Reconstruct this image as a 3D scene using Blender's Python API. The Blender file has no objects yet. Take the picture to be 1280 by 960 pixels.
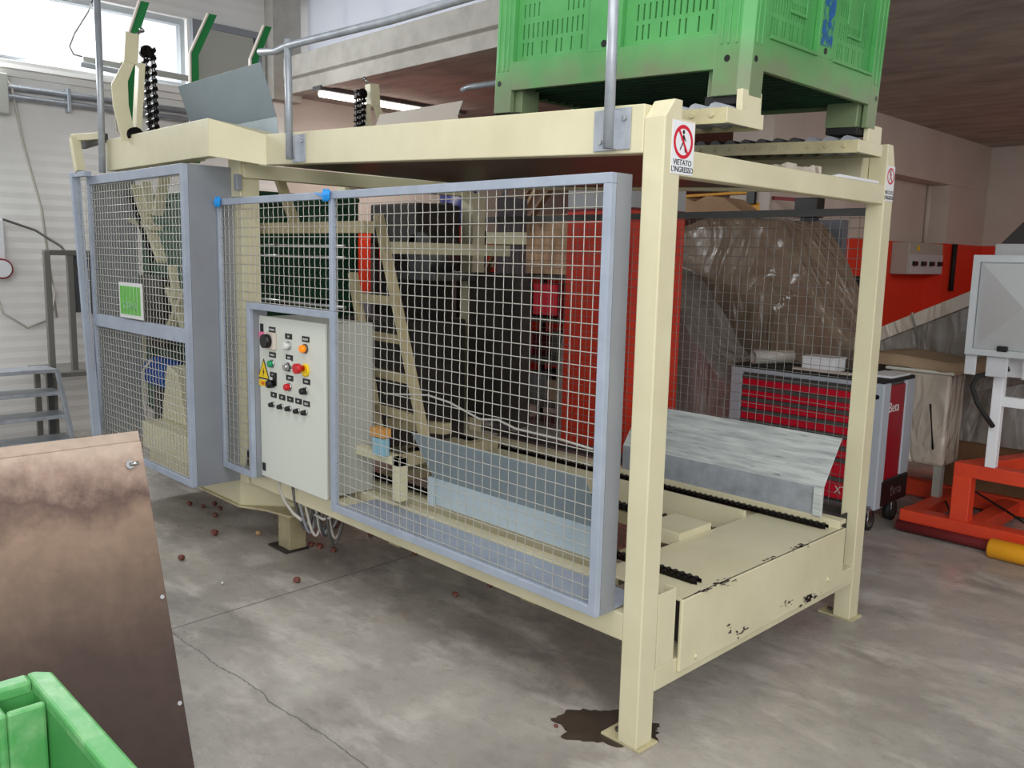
import bpy, bmesh, math, random
from mathutils import Vector, Matrix, noise
from math import sin, cos, pi, radians, sqrt
random.seed(7)
scn = bpy.context.scene
COL = scn.collection

# ---------------------------------------------------------------- camera
F_PX, YAW, PITCH, ROLL = 1081.086, 0.797095, 0.146435, 0.0228782
CAM = Vector((1.578522, -2.147627, 1.6))
fw = Vector((-sin(YAW)*cos(PITCH), cos(YAW)*cos(PITCH), -sin(PITCH)))
rt0 = Vector((cos(YAW), sin(YAW), 0)); up0 = rt0.cross(fw)
rt = rt0*cos(ROLL) + up0*sin(ROLL); up = -rt0*sin(ROLL) + up0*cos(ROLL)
cd = bpy.data.cameras.new('camera'); cam = bpy.data.objects.new('camera', cd); COL.objects.link(cam)
cd.sensor_width = 36; cd.lens = F_PX/1280*36; cd.clip_start = 0.02; cd.clip_end = 100
cam.matrix_world = Matrix(((rt.x, up.x, -fw.x, CAM.x), (rt.y, up.y, -fw.y, CAM.y), (rt.z, up.z, -fw.z, CAM.z), (0, 0, 0, 1)))
scn.camera = cam

def at(px, py, x=None, y=None, z=None):
    """point of the photograph on a known plane of the room"""
    d = (px-640)/F_PX*rt - (py-480)/F_PX*up + fw
    if x is not None: t = (x-CAM.x)/d.x
    elif y is not None: t = (y-CAM.y)/d.y
    else: t = (z-CAM.z)/d.z
    return CAM + d*t

# ---------------------------------------------------------------- light
scn.view_settings.view_transform = 'Standard'; scn.view_settings.look = 'None'
scn.view_settings.gamma = 1; scn.view_settings.use_curve_mapping = False
scn.view_settings.exposure = -0.06
w = bpy.data.worlds.new('sky'); scn.world = w; w.use_nodes = True
bg = w.node_tree.nodes['Background']; bg.inputs[0].default_value = (0.93, 0.96, 1, 1); bg.inputs[1].default_value = 1.15

def area(name, loc, target, sx, sy, energy, color=(1, 1, 1)):
    l = bpy.data.lights.new(name, 'AREA'); l.shape = 'RECTANGLE'; l.size = sx; l.size_y = sy; l.energy = energy; l.color = color
    o = bpy.data.objects.new(name, l); COL.objects.link(o); o.location = loc
    o.rotation_euler = (Vector(target)-Vector(loc)).to_track_quat('-Z', 'Y').to_euler()
    return o
area('gate_daylight', (4.2, -4.2, 3.2), (-1.0, 0.9, 0.9), 3.5, 2.4, 185, (1, 0.98, 0.95))
area('overhead_fill', (0.6, -1.6, 4.0), (0.6, -1.5, 0), 4.0, 2.4, 120, (1, 0.99, 0.97))  # added overhead fill light, the roof above it has no opening
area('left_window_daylight', (-6.1, -0.6, 3.45), (-1.5, 0.5, 0.8), 3.2, 0.7, 110, (0.95, 0.98, 1))

# ---------------------------------------------------------------- materials
def s2l(c): return tuple(((v/255)/12.92 if v/255 <= 0.04045 else ((v/255+0.055)/1.055)**2.4) for v in c)
M = {}
def mat(name, rgb, rough=0.5, metal=0.0, rgb2=None, scale=6.0, lo=0.35, hi=0.7, bump=0.0, bscale=60.0, stretch=(1, 1, 1), spots=None, sscale=25, sth=0.62, emit=None, alpha=None, coat=0):
    m = bpy.data.materials.new(name); m.use_nodes = True; n = m.node_tree.nodes; l = m.node_tree.links
    b = n['Principled BSDF']; b.inputs['Roughness'].default_value = rough; b.inputs['Metallic'].default_value = metal
    if coat: b.inputs['Coat Weight'].default_value = coat
    c1 = (*s2l(rgb), 1); b.inputs['Base Color'].default_value = c1
    tc = n.new('ShaderNodeTexCoord'); mp = n.new('ShaderNodeMapping'); mp.inputs['Scale'].default_value = stretch
    l.new(tc.outputs['Object'], mp.inputs['Vector'])
    out = None
    if rgb2:
        t = n.new('ShaderNodeTexNoise'); t.inputs['Scale'].default_value = scale; t.inputs['Detail'].default_value = 7; t.inputs['Roughness'].default_value = 0.6
        l.new(mp.outputs[0], t.inputs['Vector'])
        r = n.new('ShaderNodeMapRange'); r.inputs[1].default_value = lo; r.inputs[2].default_value = hi; l.new(t.outputs['Fac'], r.inputs[0])
        mx = n.new('ShaderNodeMix'); mx.data_type = 'RGBA'; mx.inputs['A'].default_value = c1; mx.inputs['B'].default_value = (*s2l(rgb2), 1)
        l.new(r.outputs[0], mx.inputs['Factor']); out = mx.outputs['Result']
    if spots:
        t = n.new('ShaderNodeTexNoise'); t.inputs['Scale'].default_value = sscale; t.inputs['Detail'].default_value = 3; l.new(mp.outputs[0], t.inputs['Vector'])
        r = n.new('ShaderNodeMapRange'); r.inputs[1].default_value = sth; r.inputs[2].default_value = sth+0.05; l.new(t.outputs['Fac'], r.inputs[0])
        mx = n.new('ShaderNodeMix'); mx.data_type = 'RGBA'; mx.inputs['B'].default_value = (*s2l(spots), 1)
        if out: l.new(out, mx.inputs['A'])
        else: mx.inputs['A'].default_value = c1
        l.new(r.outputs[0], mx.inputs['Factor']); out = mx.outputs['Result']
    if out: l.new(out, b.inputs['Base Color'])
    if bump:
        t = n.new('ShaderNodeTexNoise'); t.inputs['Scale'].default_value = bscale; t.inputs['Detail'].default_value = 4; l.new(mp.outputs[0], t.inputs['Vector'])
        bp = n.new('ShaderNodeBump'); bp.inputs['Strength'].default_value = bump; bp.inputs['Distance'].default_value = 0.01
        l.new(t.outputs['Fac'], bp.inputs['Height']); l.new(bp.outputs[0], b.inputs['Normal'])
    if emit: b.inputs['Emission Color'].default_value = (*s2l(rgb), 1); b.inputs['Emission Strength'].default_value = emit
    if alpha is not None: b.inputs['Alpha'].default_value = alpha
    M[name] = m; return m
mat('cream', (220, 214, 182), 0.42, rgb2=(208, 201, 168), scale=3, spots=(120, 105, 80), sscale=38, sth=0.80)
mat('cream_worn', (206, 198, 158), 0.5, rgb2=(170, 160, 128), scale=5, spots=(70, 62, 55), sscale=30, sth=0.72)
mat('cream_cover', (221, 215, 183), 0.4, rgb2=(210, 203, 170), scale=3)
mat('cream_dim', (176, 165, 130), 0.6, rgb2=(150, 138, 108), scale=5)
mat('guard_grey', (166, 176, 192), 0.45, rgb2=(150, 160, 176), scale=8, spots=(110, 112, 118), sscale=40, sth=0.74)
mat('sheet_grey', (146, 150, 156), 0.4, metal=0.15, rgb2=(132, 136, 144), scale=2)
mat('wire', (188, 186, 178), 0.42, metal=0.45)
mat('wire_dark', (150, 150, 146), 0.5, metal=0.5)
mat('galv', (178, 184, 192), 0.38, metal=0.25, rgb2=(150, 156, 164), scale=14)
mat('galv_scratched', (222, 228, 226), 0.42, metal=0.2, rgb2=(166, 174, 174), scale=9, stretch=(0.5, 2, 7), spots=(120, 124, 122), sscale=22, sth=0.68)
mat('guide_blue', (142, 156, 162), 0.45, rgb2=(132, 146, 154), scale=3)
mat('guide_pale', (186, 200, 206), 0.45, rgb2=(172, 188, 196), scale=5)
mat('chain', (30, 26, 24), 0.35, metal=0.8)
mat('steel', (190, 190, 190), 0.25, metal=0.95)
mat('steel_dark', (98, 98, 98), 0.4, metal=0.7)
mat('stainless', (206, 210, 212), 0.32, metal=0.45, rgb2=(190, 194, 196), scale=3)
mat('bin_green', (92, 170, 98), 0.42, rgb2=(160, 204, 154), scale=9, lo=0.5, hi=0.75, bump=0.15, bscale=25)
def green_mat():
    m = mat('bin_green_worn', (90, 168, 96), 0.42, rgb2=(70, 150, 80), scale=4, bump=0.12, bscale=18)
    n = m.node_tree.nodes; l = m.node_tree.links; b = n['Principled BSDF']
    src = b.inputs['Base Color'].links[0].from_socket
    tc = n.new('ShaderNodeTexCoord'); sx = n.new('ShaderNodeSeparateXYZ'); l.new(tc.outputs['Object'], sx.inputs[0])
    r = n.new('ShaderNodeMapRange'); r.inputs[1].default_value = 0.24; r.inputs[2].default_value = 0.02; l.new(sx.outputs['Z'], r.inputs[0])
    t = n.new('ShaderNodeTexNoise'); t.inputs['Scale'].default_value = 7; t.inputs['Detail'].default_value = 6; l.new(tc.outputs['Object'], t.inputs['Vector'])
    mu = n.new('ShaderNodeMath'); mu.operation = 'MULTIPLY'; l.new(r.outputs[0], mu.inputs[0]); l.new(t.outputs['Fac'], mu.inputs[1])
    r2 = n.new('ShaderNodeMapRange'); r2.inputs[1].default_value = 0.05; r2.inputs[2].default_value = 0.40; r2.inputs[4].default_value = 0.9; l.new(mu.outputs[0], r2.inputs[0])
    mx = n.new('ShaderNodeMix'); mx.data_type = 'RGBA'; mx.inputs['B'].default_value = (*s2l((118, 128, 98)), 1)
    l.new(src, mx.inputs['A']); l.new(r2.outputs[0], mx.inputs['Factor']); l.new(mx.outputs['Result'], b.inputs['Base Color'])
green_mat()
mat('green_dark', (22, 128, 64), 0.5)
mat('tube_grey', (128, 126, 120), 0.5, metal=0.2)
mat('rubber', (28, 27, 26), 0.7)
mat('dark', (36, 32, 30), 0.7, rgb2=(58, 50, 44), scale=6)
mat('dark_tray', (96, 80, 68), 0.4, metal=0.3, rgb2=(78, 62, 54), scale=2)
mat('black', (14, 14, 15), 0.4)
mat('panel_white', (218, 222, 212), 0.45)
mat('cabinet_grey', (176, 178, 170), 0.5)
mat('white', (232, 234, 238), 0.5)
mat('pale_board', (206, 196, 184), 0.6)
mat('sign_red', (206, 18, 48), 0.5); mat('ink', (20, 22, 24), 0.6)
mat('pink', (236, 120, 160), 0.5)
mat('yellow', (246, 208, 20), 0.45); mat('btn_red', (200, 24, 34), 0.3); mat('btn_green', (30, 150, 96), 0.3); mat('btn_orange', (246, 140, 20), 0.3, emit=0.3)
mat('btn_white', (220, 222, 220), 0.3)
mat('blue_tie', (30, 150, 232), 0.4); mat('blue_motor', (34, 84, 170), 0.45); mat('blue_drum', (14, 28, 84), 0.4)
mat('paint_red', (236, 64, 36), 0.5, rgb2=(226, 58, 34), scale=2)
mat('wall_pink', (208, 196, 188), 0.8, rgb2=(198, 185, 176), scale=1.5)
mat('pillar_grey', (196, 198, 202), 0.75)
mat('tool_red', (206, 14, 44), 0.3); mat('tool_grey', (176, 184, 194), 0.4); mat('tool_dark', (82, 80, 78), 0.5)
mat('orange', (226, 74, 40), 0.4, rgb2=(208, 64, 40), scale=5); mat('dark_red', (132, 44, 46), 0.6)
mat('yellow_roll', (242, 170, 34), 0.4); mat('navy', (28, 40, 66), 0.5); mat('fork_yellow', (226, 160, 20), 0.5)
mat('kraft', (186, 152, 118), 0.75, rgb2=(160, 128, 98), scale=3, bump=0.8, bscale=6)
mat('wood', (128, 102, 76), 0.7, rgb2=(104, 82, 62), scale=12)
mat('rust', (150, 124, 110), 0.55, metal=0.15)
mat('onion', (112, 60, 50), 0.6, rgb2=(206, 176, 156), scale=30, lo=0.55, hi=0.72)
mat('onion_pale', (206, 176, 130), 0.6, rgb2=(150, 104, 70), scale=30)
mat('tan_cloth', (176, 152, 124), 0.8, rgb2=(156, 132, 106), scale=4, bump=0.5, bscale=12)
mat('cardboard', (120, 88, 58), 0.8, rgb2=(100, 72, 48), scale=3)
mat('bin_green_shaded', (26, 74, 44), 0.5, rgb2=(20, 56, 36), scale=4)  # bin green darkened, the shade inside the machine put into the colour
mat('bin_under_shaded', (34, 82, 48), 0.6, rgb2=(24, 52, 34), scale=6)  # same green plastic, shade beneath the bin painted into its colour
mat('slate', (102, 104, 112), 0.5, rgb2=(92, 92, 100), scale=3)
mat('roof_dark', (88, 88, 88), 0.8); mat('beam_conc', (196, 192, 184), 0.85, rgb2=(170, 166, 158), scale=5, bump=0.2, bscale=30)
mat('window_frame', (176, 182, 186), 0.5); mat('cable', (190, 186, 178), 0.6); mat('cable_dark', (60, 58, 56), 0.6)
mat('tube_light', (255, 246, 234), 0.5, emit=7.0)
mat('sensor_blue', (140, 186, 206), 0.5); mat('sensor_tan', (204, 148, 78), 0.6)
mat('pvc', (190, 184, 176), 0.4)

def plastic_mat(name, base, base2, rough=0.22):
    m = bpy.data.materials.new(name); m.use_nodes = True; n = m.node_tree.nodes; l = m.node_tree.links
    b = n['Principled BSDF']; b.inputs['Roughness'].default_value = rough; b.inputs['Coat Weight'].default_value = 0.6; b.inputs['Coat Roughness'].default_value = 0.12
    tc = n.new('ShaderNodeTexCoord'); t = n.new('ShaderNodeTexNoise'); t.inputs['Scale'].default_value = 2.2; t.inputs['Detail'].default_value = 5; t.inputs['Distortion'].default_value = 1.4
    l.new(tc.outputs['Object'], t.inputs['Vector'])
    mx = n.new('ShaderNodeMix'); mx.data_type = 'RGBA'; mx.inputs['A'].default_value = (*s2l(base), 1); mx.inputs['B'].default_value = (*s2l(base2), 1)
    r = n.new('ShaderNodeMapRange'); r.inputs[1].default_value = 0.35; r.inputs[2].default_value = 0.68; l.new(t.outputs['Fac'], r.inputs[0]); l.new(r.outputs[0], mx.inputs['Factor'])
    l.new(mx.outputs['Result'], b.inputs['Base Color'])
    mp = n.new('ShaderNodeMapping'); mp.inputs['Scale'].default_value = (1, 1, 0.45); l.new(tc.outputs['Object'], mp.inputs['Vector'])
    v = n.new('ShaderNodeTexNoise'); v.inputs['Scale'].default_value = 3.4; v.inputs['Detail'].default_value = 2.2; v.inputs['Distortion'].default_value = 2.2; l.new(mp.outputs[0], v.inputs['Vector'])
    bp = n.new('ShaderNodeBump'); bp.inputs['Strength'].default_value = 0.7; bp.inputs['Distance'].default_value = 0.08
    l.new(v.outputs['Fac'], bp.inputs['Height']); l.new(bp.outputs[0], b.inputs['Normal'])
    M[name] = m
plastic_mat('film_brown', (118, 101, 86), (144, 127, 110)); plastic_mat('film_grey', (146, 138, 132), (104, 98, 94)); plastic_mat('film_clear', (150, 146, 140), (120, 112, 104))

plastic_mat('film_pale', (206, 196, 182), (186, 176, 162))

def floor_mat():
    m = bpy.data.materials.new('concrete_floor'); m.use_nodes = True; n = m.node_tree.nodes; l = m.node_tree.links; b = n['Principled BSDF']
    tc = n.new('ShaderNodeTexCoord')
    def noi(scale, det, stretch=(1, 1, 1), dist=0.0, rot=0):
        mp = n.new('ShaderNodeMapping'); mp.inputs['Scale'].default_value = stretch; mp.inputs['Rotation'].default_value = (0, 0, rot); l.new(tc.outputs['Object'], mp.inputs['Vector'])
        t = n.new('ShaderNodeTexNoise'); t.inputs['Scale'].default_value = scale; t.inputs['Detail'].default_value = det; t.inputs['Roughness'].default_value = 0.65; t.inputs['Distortion'].default_value = dist
        l.new(mp.outputs[0], t.inputs['Vector']); return t.outputs['Fac']
    def rng(s, a, c, o=1.0):
        r = n.new('ShaderNodeMapRange'); r.inputs[1].default_value = a; r.inputs[2].default_value = c; r.inputs[4].default_value = o; l.new(s, r.inputs[0]); return r.outputs[0]
    def mix(a, col, f):
        mx = n.new('ShaderNodeMix'); mx.data_type = 'RGBA'; mx.inputs['B'].default_value = (*s2l(col), 1)
        if isinstance(a, tuple): mx.inputs['A'].default_value = (*s2l(a), 1)
        else: l.new(a, mx.inputs['A'])
        l.new(f, mx.inputs['Factor']); return mx.outputs['Result']
    c = mix((184, 179, 171), (140, 134, 128), rng(noi(1.1, 8), 0.36, 0.64))
    c = mix(c, (216, 211, 203), rng(noi(3.0, 9, (0.8, 1.7, 1), 0.35, 0.15), 0.50, 0.70, 0.65))
    c = mix(c, (110, 104, 100), rng(noi(2.2, 10, (0.75, 1.7, 1), 0.4, 0.1), 0.55, 0.72, 0.65))
    c = mix(c, (120, 114, 108), rng(noi(14, 6, (0.8, 1.5, 1), 0.2), 0.52, 0.75, 0.35))
    c = mix(c, (178, 154, 134), rng(noi(1.7, 5), 0.58, 0.75, 0.5))
    c = mix(c, (54, 50, 48), rng(noi(30, 3), 0.74, 0.78, 0.8))
    # joints and a crack, each a line on the floor
    def line(c, p, q, w, wob, col, clip=False):
        dx, dy = q[0]-p[0], q[1]-p[1]; L = sqrt(dx*dx+dy*dy); nx, ny = -dy/L, dx/L
        d = n.new('ShaderNodeVectorMath'); d.operation = 'DOT_PRODUCT'; d.inputs[1].default_value = (nx, ny, 0); l.new(tc.outputs['Object'], d.inputs[0])
        a = n.new('ShaderNodeMath'); a.operation = 'SUBTRACT'; a.inputs[1].default_value = p[0]*nx+p[1]*ny; l.new(d.outputs['Value'], a.inputs[0]); s = a.outputs[0]
        if wob:
            t = noi(5, 4); k = n.new('ShaderNodeMath'); k.operation = 'MULTIPLY_ADD'; k.inputs[1].default_value = wob; l.new(t, k.inputs[0]); l.new(s, k.inputs[2])
            k2 = n.new('ShaderNodeMath'); k2.operation = 'SUBTRACT'; k2.inputs[1].default_value = wob/2; l.new(k.outputs[0], k2.inputs[0]); s = k2.outputs[0]
        ab = n.new('ShaderNodeMath'); ab.operation = 'ABSOLUTE'; l.new(s, ab.inputs[0])
        f = rng(ab.outputs[0], w, w*0.4, 0.75)
        return mix(c, col, f)
    a, b2 = at(300, 760, z=0), at(525, 691, z=0); c = line(c, a, b2, 0.006, 0, (70, 66, 62))
    a, b2 = at(228, 800, z=0), at(400, 918, z=0); c = line(c, a, b2, 0.004, 0.06, (88, 84, 80))
    l.new(c, b.inputs['Base Color'])
    l.new(rng(noi(2.2, 5), 0.3, 0.7, 0.75), b.inputs['Roughness'])
    bp = n.new('ShaderNodeBump'); bp.inputs['Strength'].default_value = 0.15; bp.inputs['Distance'].default_value = 0.01; l.new(noi(40, 5), bp.inputs['Height']); l.new(bp.outputs[0], b.inputs['Normal'])
    M['floor'] = m
floor_mat()

def wave_wall(name, rgb, rgb2, pitch, depth, groove=True):
    """wall cladding with horizontal ribs every pitch metres"""
    m = mat(name, rgb, 0.7, rgb2=rgb2, scale=1.2); n = m.node_tree.nodes; l = m.node_tree.links
    tc = n.new('ShaderNodeTexCoord'); sx = n.new('ShaderNodeSeparateXYZ'); l.new(tc.outputs['Object'], sx.inputs[0])
    a = n.new('ShaderNodeMath'); a.operation = 'MULTIPLY'; a.inputs[1].default_value = 1/pitch; l.new(sx.outputs['Z'], a.inputs[0])
    f = n.new('ShaderNodeMath'); f.operation = 'PINGPONG'; f.inputs[1].default_value = 0.5; l.new(a.outputs[0], f.inputs[0])
    bp = n.new('ShaderNodeBump'); bp.inputs['Strength'].default_value = 0.8; bp.inputs['Distance'].default_value = depth
    l.new(f.outputs[0], bp.inputs['Height']); l.new(bp.outputs[0], n['Principled BSDF'].inputs['Normal'])
wave_wall('wall_panel', (243, 242, 239), (234, 233, 230), 0.09, 0.009)

def ceil_mat():
    m = mat('ceiling_board', (196, 190, 182), 0.85, rgb2=(142, 136, 130), scale=2, stretch=(0.8, 2.2, 1), lo=0.3, hi=0.72, bump=0.3, bscale=8)
ceil_mat()

def rust_mat():
    m = M['rust']; n = m.node_tree.nodes; l = m.node_tree.links; b = n['Principled BSDF']
    tc = n.new('ShaderNodeTexCoord'); sx = n.new('ShaderNodeSeparateXYZ'); l.new(tc.outputs['Object'], sx.inputs[0])
    t = n.new('ShaderNodeTexNoise'); t.inputs['Scale'].default_value = 3.2; t.inputs['Detail'].default_value = 9; t.inputs['Roughness'].default_value = 0.7; l.new(tc.outputs['Object'], t.inputs['Vector'])
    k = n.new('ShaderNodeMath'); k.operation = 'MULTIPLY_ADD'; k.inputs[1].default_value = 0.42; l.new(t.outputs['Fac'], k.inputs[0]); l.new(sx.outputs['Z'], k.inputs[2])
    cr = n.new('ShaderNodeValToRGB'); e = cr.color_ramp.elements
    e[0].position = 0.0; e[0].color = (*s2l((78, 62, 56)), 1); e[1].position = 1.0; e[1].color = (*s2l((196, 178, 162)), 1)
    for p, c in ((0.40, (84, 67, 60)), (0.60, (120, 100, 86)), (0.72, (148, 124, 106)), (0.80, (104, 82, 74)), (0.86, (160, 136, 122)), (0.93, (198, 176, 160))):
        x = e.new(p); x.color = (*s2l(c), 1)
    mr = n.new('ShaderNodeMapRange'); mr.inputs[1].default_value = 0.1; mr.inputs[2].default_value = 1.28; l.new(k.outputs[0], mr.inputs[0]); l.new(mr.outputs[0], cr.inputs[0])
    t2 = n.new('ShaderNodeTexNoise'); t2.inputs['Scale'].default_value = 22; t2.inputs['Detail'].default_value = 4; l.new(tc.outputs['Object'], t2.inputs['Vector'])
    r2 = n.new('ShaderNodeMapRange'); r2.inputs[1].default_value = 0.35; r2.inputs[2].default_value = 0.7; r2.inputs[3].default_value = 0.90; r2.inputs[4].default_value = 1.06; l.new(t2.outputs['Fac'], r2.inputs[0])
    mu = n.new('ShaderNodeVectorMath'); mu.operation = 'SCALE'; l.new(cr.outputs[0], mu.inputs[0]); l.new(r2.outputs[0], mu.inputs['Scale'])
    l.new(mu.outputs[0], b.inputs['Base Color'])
rust_mat()

# ---------------------------------------------------------------- mesh helpers
WL = {}
class MB:
    def __init__(s): s.v = []; s.f = []; s.sm = []; s.nb = 0; s.weld = False
    def poly(s, vs, fs, smooth=False):
        o = len(s.v); s.v += [tuple(p) for p in vs]
        for f in fs: s.f.append(tuple(i+o for i in f)); s.sm.append(smooth)
        return s
    def box(s, a, b):
        x0, x1 = sorted((a[0], b[0])); y0, y1 = sorted((a[1], b[1])); z0, z1 = sorted((a[2], b[2])); e = 0.00015*(s.nb % 6); s.nb += 1
        x0 += e; y0 += e; z0 += e; x1 -= e; y1 -= e; z1 -= e
        return s.poly([(x0, y0, z0), (x1, y0, z0), (x1, y1, z0), (x0, y1, z0), (x0, y0, z1), (x1, y0, z1), (x1, y1, z1), (x0, y1, z1)],
                      [(0, 3, 2, 1), (4, 5, 6, 7), (0, 1, 5, 4), (1, 2, 6, 5), (2, 3, 7, 6), (3, 0, 4, 7)])
    def prism(s, pts, d):
        """extrude the planar polygon pts by vector d"""
        n = len(pts); d = Vector(d); P = [Vector(p) for p in pts]
        nn = sum(((P[i]-P[0]).cross(P[i+1]-P[0]) for i in range(1, n-1)), Vector())
        if nn.dot(d) > 0: P = P[::-1]
        vs = P+[p+d for p in P]
        return s.poly(vs, [tuple(range(n)), tuple(range(2*n-1, n-1, -1))]+[(i, i+n, (i+1) % n+n, (i+1) % n) for i in range(n)])
    def bar(s, a, b, w, h, upv=(0, 0, 1)):
        """rectangular bar from a to b, w wide (sideways), h high"""
        a = Vector(a); b = Vector(b); d = (b-a); dn = d.normalized(); sd = dn.cross(Vector(upv))
        if sd.length < 1e-4: sd = dn.cross(Vector((1, 0, 0)))
        sd.normalize(); u = sd.cross(dn).normalized(); sd *= w/2; u *= h/2
        return s.prism([a-sd-u, a+sd-u, a+sd+u, a-sd+u], d)
    def tube(s, pts, r, n=8, caps=True):
        P = [Vector(p) for p in pts]; o = len(s.v); m = len(P)
        ref = Vector((0, 0, 1)) if abs((P[-1]-P[0]).normalized().z) < 0.9 else Vector((1, 0, 0))
        for i, p in enumerate(P):
            t = (P[min(i+1, m-1)]-P[max(i-1, 0)]).normalized(); a = t.cross(ref)
            if a.length < 1e-4: a = t.cross(Vector((0, 1, 0)))
            a.normalize(); b = t.cross(a).normalized()
            rr = r[i] if isinstance(r, (list, tuple)) else r
            for k in range(n):
                an = 2*pi*k/n; s.v.append(tuple(p+a*cos(an)*rr+b*sin(an)*rr))
        for i in range(m-1):
            for k in range(n):
                s.f.append((o+i*n+k, o+i*n+(k+1) % n, o+(i+1)*n+(k+1) % n, o+(i+1)*n+k)); s.sm.append(True)
        if caps:
            s.f.append(tuple(o+k for k in range(n-1, -1, -1))); s.sm.append(False)
            s.f.append(tuple(o+(m-1)*n+k for k in range(n))); s.sm.append(False)
        return s
    def ring(s, a, b, ro, ri, n=24):
        """hollow pipe from a to b"""
        a = Vector(a); b = Vector(b); t = (b-a).normalized(); ref = Vector((0, 0, 1)) if abs(t.z) < 0.9 else Vector((1, 0, 0))
        u = t.cross(ref).normalized(); v = t.cross(u)
        vs = []
        for p, r in ((a, ro), (b, ro), (b, ri), (a, ri)):
            vs += [p+u*cos(2*pi*k/n)*r+v*sin(2*pi*k/n)*r for k in range(n)]
        fs = []
        for j in range(4):
            for k in range(n): fs.append((j*n+k, j*n+(k+1) % n, ((j+1) % 4)*n+(k+1) % n, ((j+1) % 4)*n+k))
        return s.poly(vs, fs, True)
    def plate(s, o, ux, uy, W, H, t, holes=()):
        """plate W x H from corner o along ux, uy, thickness t along ux x uy, with rectangular holes (x0,y0,x1,y1)"""
        s.weld = True; o = Vector(o); ux = Vector(ux).normalized(); uy = Vector(uy).normalized(); nz = ux.cross(uy)
        xs = sorted({0, W, *[h[0] for h in holes], *[h[2] for h in holes]}); ys = sorted({0, H, *[h[1] for h in holes], *[h[3] for h in holes]})
        xs = [x for x in xs if -1e-9 <= x <= W+1e-9]; ys = [y for y in ys if -1e-9 <= y <= H+1e-9]
        sol = {}
        for i in range(len(xs)-1):
            for j in range(len(ys)-1):
                cx, cy = (xs[i]+xs[i+1])/2, (ys[j]+ys[j+1])/2
                sol[i, j] = not any(h[0] < cx < h[2] and h[1] < cy < h[3] for h in holes)
        P = lambda x, y, z: o+ux*x+uy*y+nz*z
        for (i, j), q in sol.items():
            if not q: continue
            a, b, c, d = xs[i], xs[i+1], ys[j], ys[j+1]
            s.poly([P(a, c, t), P(b, c, t), P(b, d, t), P(a, d, t)], [(0, 1, 2, 3)])
            s.poly([P(a, c, 0), P(b, c, 0), P(b, d, 0), P(a, d, 0)], [(3, 2, 1, 0)])
            for di, dj, e in ((-1, 0, ((a, c), (a, d))), (1, 0, ((b, d), (b, c))), (0, -1, ((b, c), (a, c))), (0, 1, ((a, d), (b, d)))):
                if not sol.get((i+di, j+dj), False):
                    (x0, y0), (x1, y1) = e; s.poly([P(x0, y0, 0), P(x1, y1, 0), P(x1, y1, t), P(x0, y0, t)], [(3, 2, 1, 0)])
        return s
    def sphere(s, c, r, n=10, sc=(1, 1, 1), jit=0, seed=0):
        c = Vector(c); vs = []; m = n//2+1; rnd = random.Random(seed)
        for i in range(m+1):
            th = pi*i/m
            for k in range(n):
                j = 1+rnd.uniform(-jit, jit) if 0 < i < m else 1
                vs.append(c+Vector((sin(th)*cos(2*pi*k/n)*sc[0], sin(th)*sin(2*pi*k/n)*sc[1], cos(th)*sc[2]))*r*j)
        return s.poly(vs, [(i*n+k, (i+1)*n+k, (i+1)*n+(k+1) % n, i*n+(k+1) % n) for i in range(m) for k in range(n)], True)
    def build(s, name, m, parent=None, bevel=0, loc=None):
        P = [Vector(p) for p in s.v]
        lo = [min(p[i] for p in P) for i in range(3)]; hi = [max(p[i] for p in P) for i in range(3)]
        c = Vector(loc) if loc is not None else Vector(((lo[0]+hi[0])/2, (lo[1]+hi[1])/2, lo[2]))
        me = bpy.data.meshes.new(name); me.from_pydata([tuple(p-c) for p in P], [], s.f); me.validate(); me.update()
        if len(me.polygons) == len(s.sm):
            for p, q in zip(me.polygons, s.sm): p.use_smooth = q
        if s.weld:
            bm = bmesh.new(); bm.from_mesh(me); bmesh.ops.remove_doubles(bm, verts=bm.verts, dist=1e-5); bm.to_mesh(me); bm.free()
        o = bpy.data.objects.new(name, me); COL.objects.link(o); me.materials.append(M[m])
        WL[o.name] = c
        if parent: o.parent = parent; o.location = c-WL[parent.name]
        else: o.location = c
        if bevel:
            b = o.modifiers.new('bevel', 'BEVEL'); b.width = bevel; b.segments = 2; b.limit_method = 'ANGLE'; b.angle_limit = radians(40)
        return o

def tag(o, label=None, cat=None, group=None, kind=None):
    if label: o['label'] = label
    if cat: o['category'] = cat
    if group: o['group'] = group
    if kind: o['kind'] = kind
    return o
def empty(name, loc, label, cat, group=None, kind=None):
    o = bpy.data.objects.new(name, None); COL.objects.link(o); o.location = loc; o.empty_display_size = 0.1; WL[o.name] = Vector(loc)
    return tag(o, label, cat, group, kind)
def struct(o): o['kind'] = 'structure'; return o
def text(name, body, size, org, ux, uy, m, parent=None, ext=0.0006, align='LEFT', sx=1.0):
    cu = bpy.data.curves.new(name, 'FONT'); cu.body = body; cu.size = size; cu.extrude = ext; cu.align_x = align; cu.materials.append(M[m])
    t = bpy.data.objects.new(name+'_t', cu); COL.objects.link(t)
    dg = bpy.context.evaluated_depsgraph_get(); dg.update(); me = bpy.data.meshes.new_from_object(t.evaluated_get(dg)); bpy.data.objects.remove(t)
    me.materials.clear(); me.materials.append(M[m])
    o = bpy.data.objects.new(name, me); COL.objects.link(o)
    ux = Vector(ux).normalized(); uy = Vector(uy).normalized(); nz = ux.cross(uy); c = Vector(org); WL[o.name] = c
    L = c-(WL[parent.name] if parent else Vector())
    mw = Matrix(((ux.x*sx, uy.x, nz.x, 0), (ux.y*sx, uy.y, nz.y, 0), (ux.z*sx, uy.z, nz.z, 0), (0, 0, 0, 1))); me.transform(mw)
    if parent: o.parent = parent
    o.location = L
    return o
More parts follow.
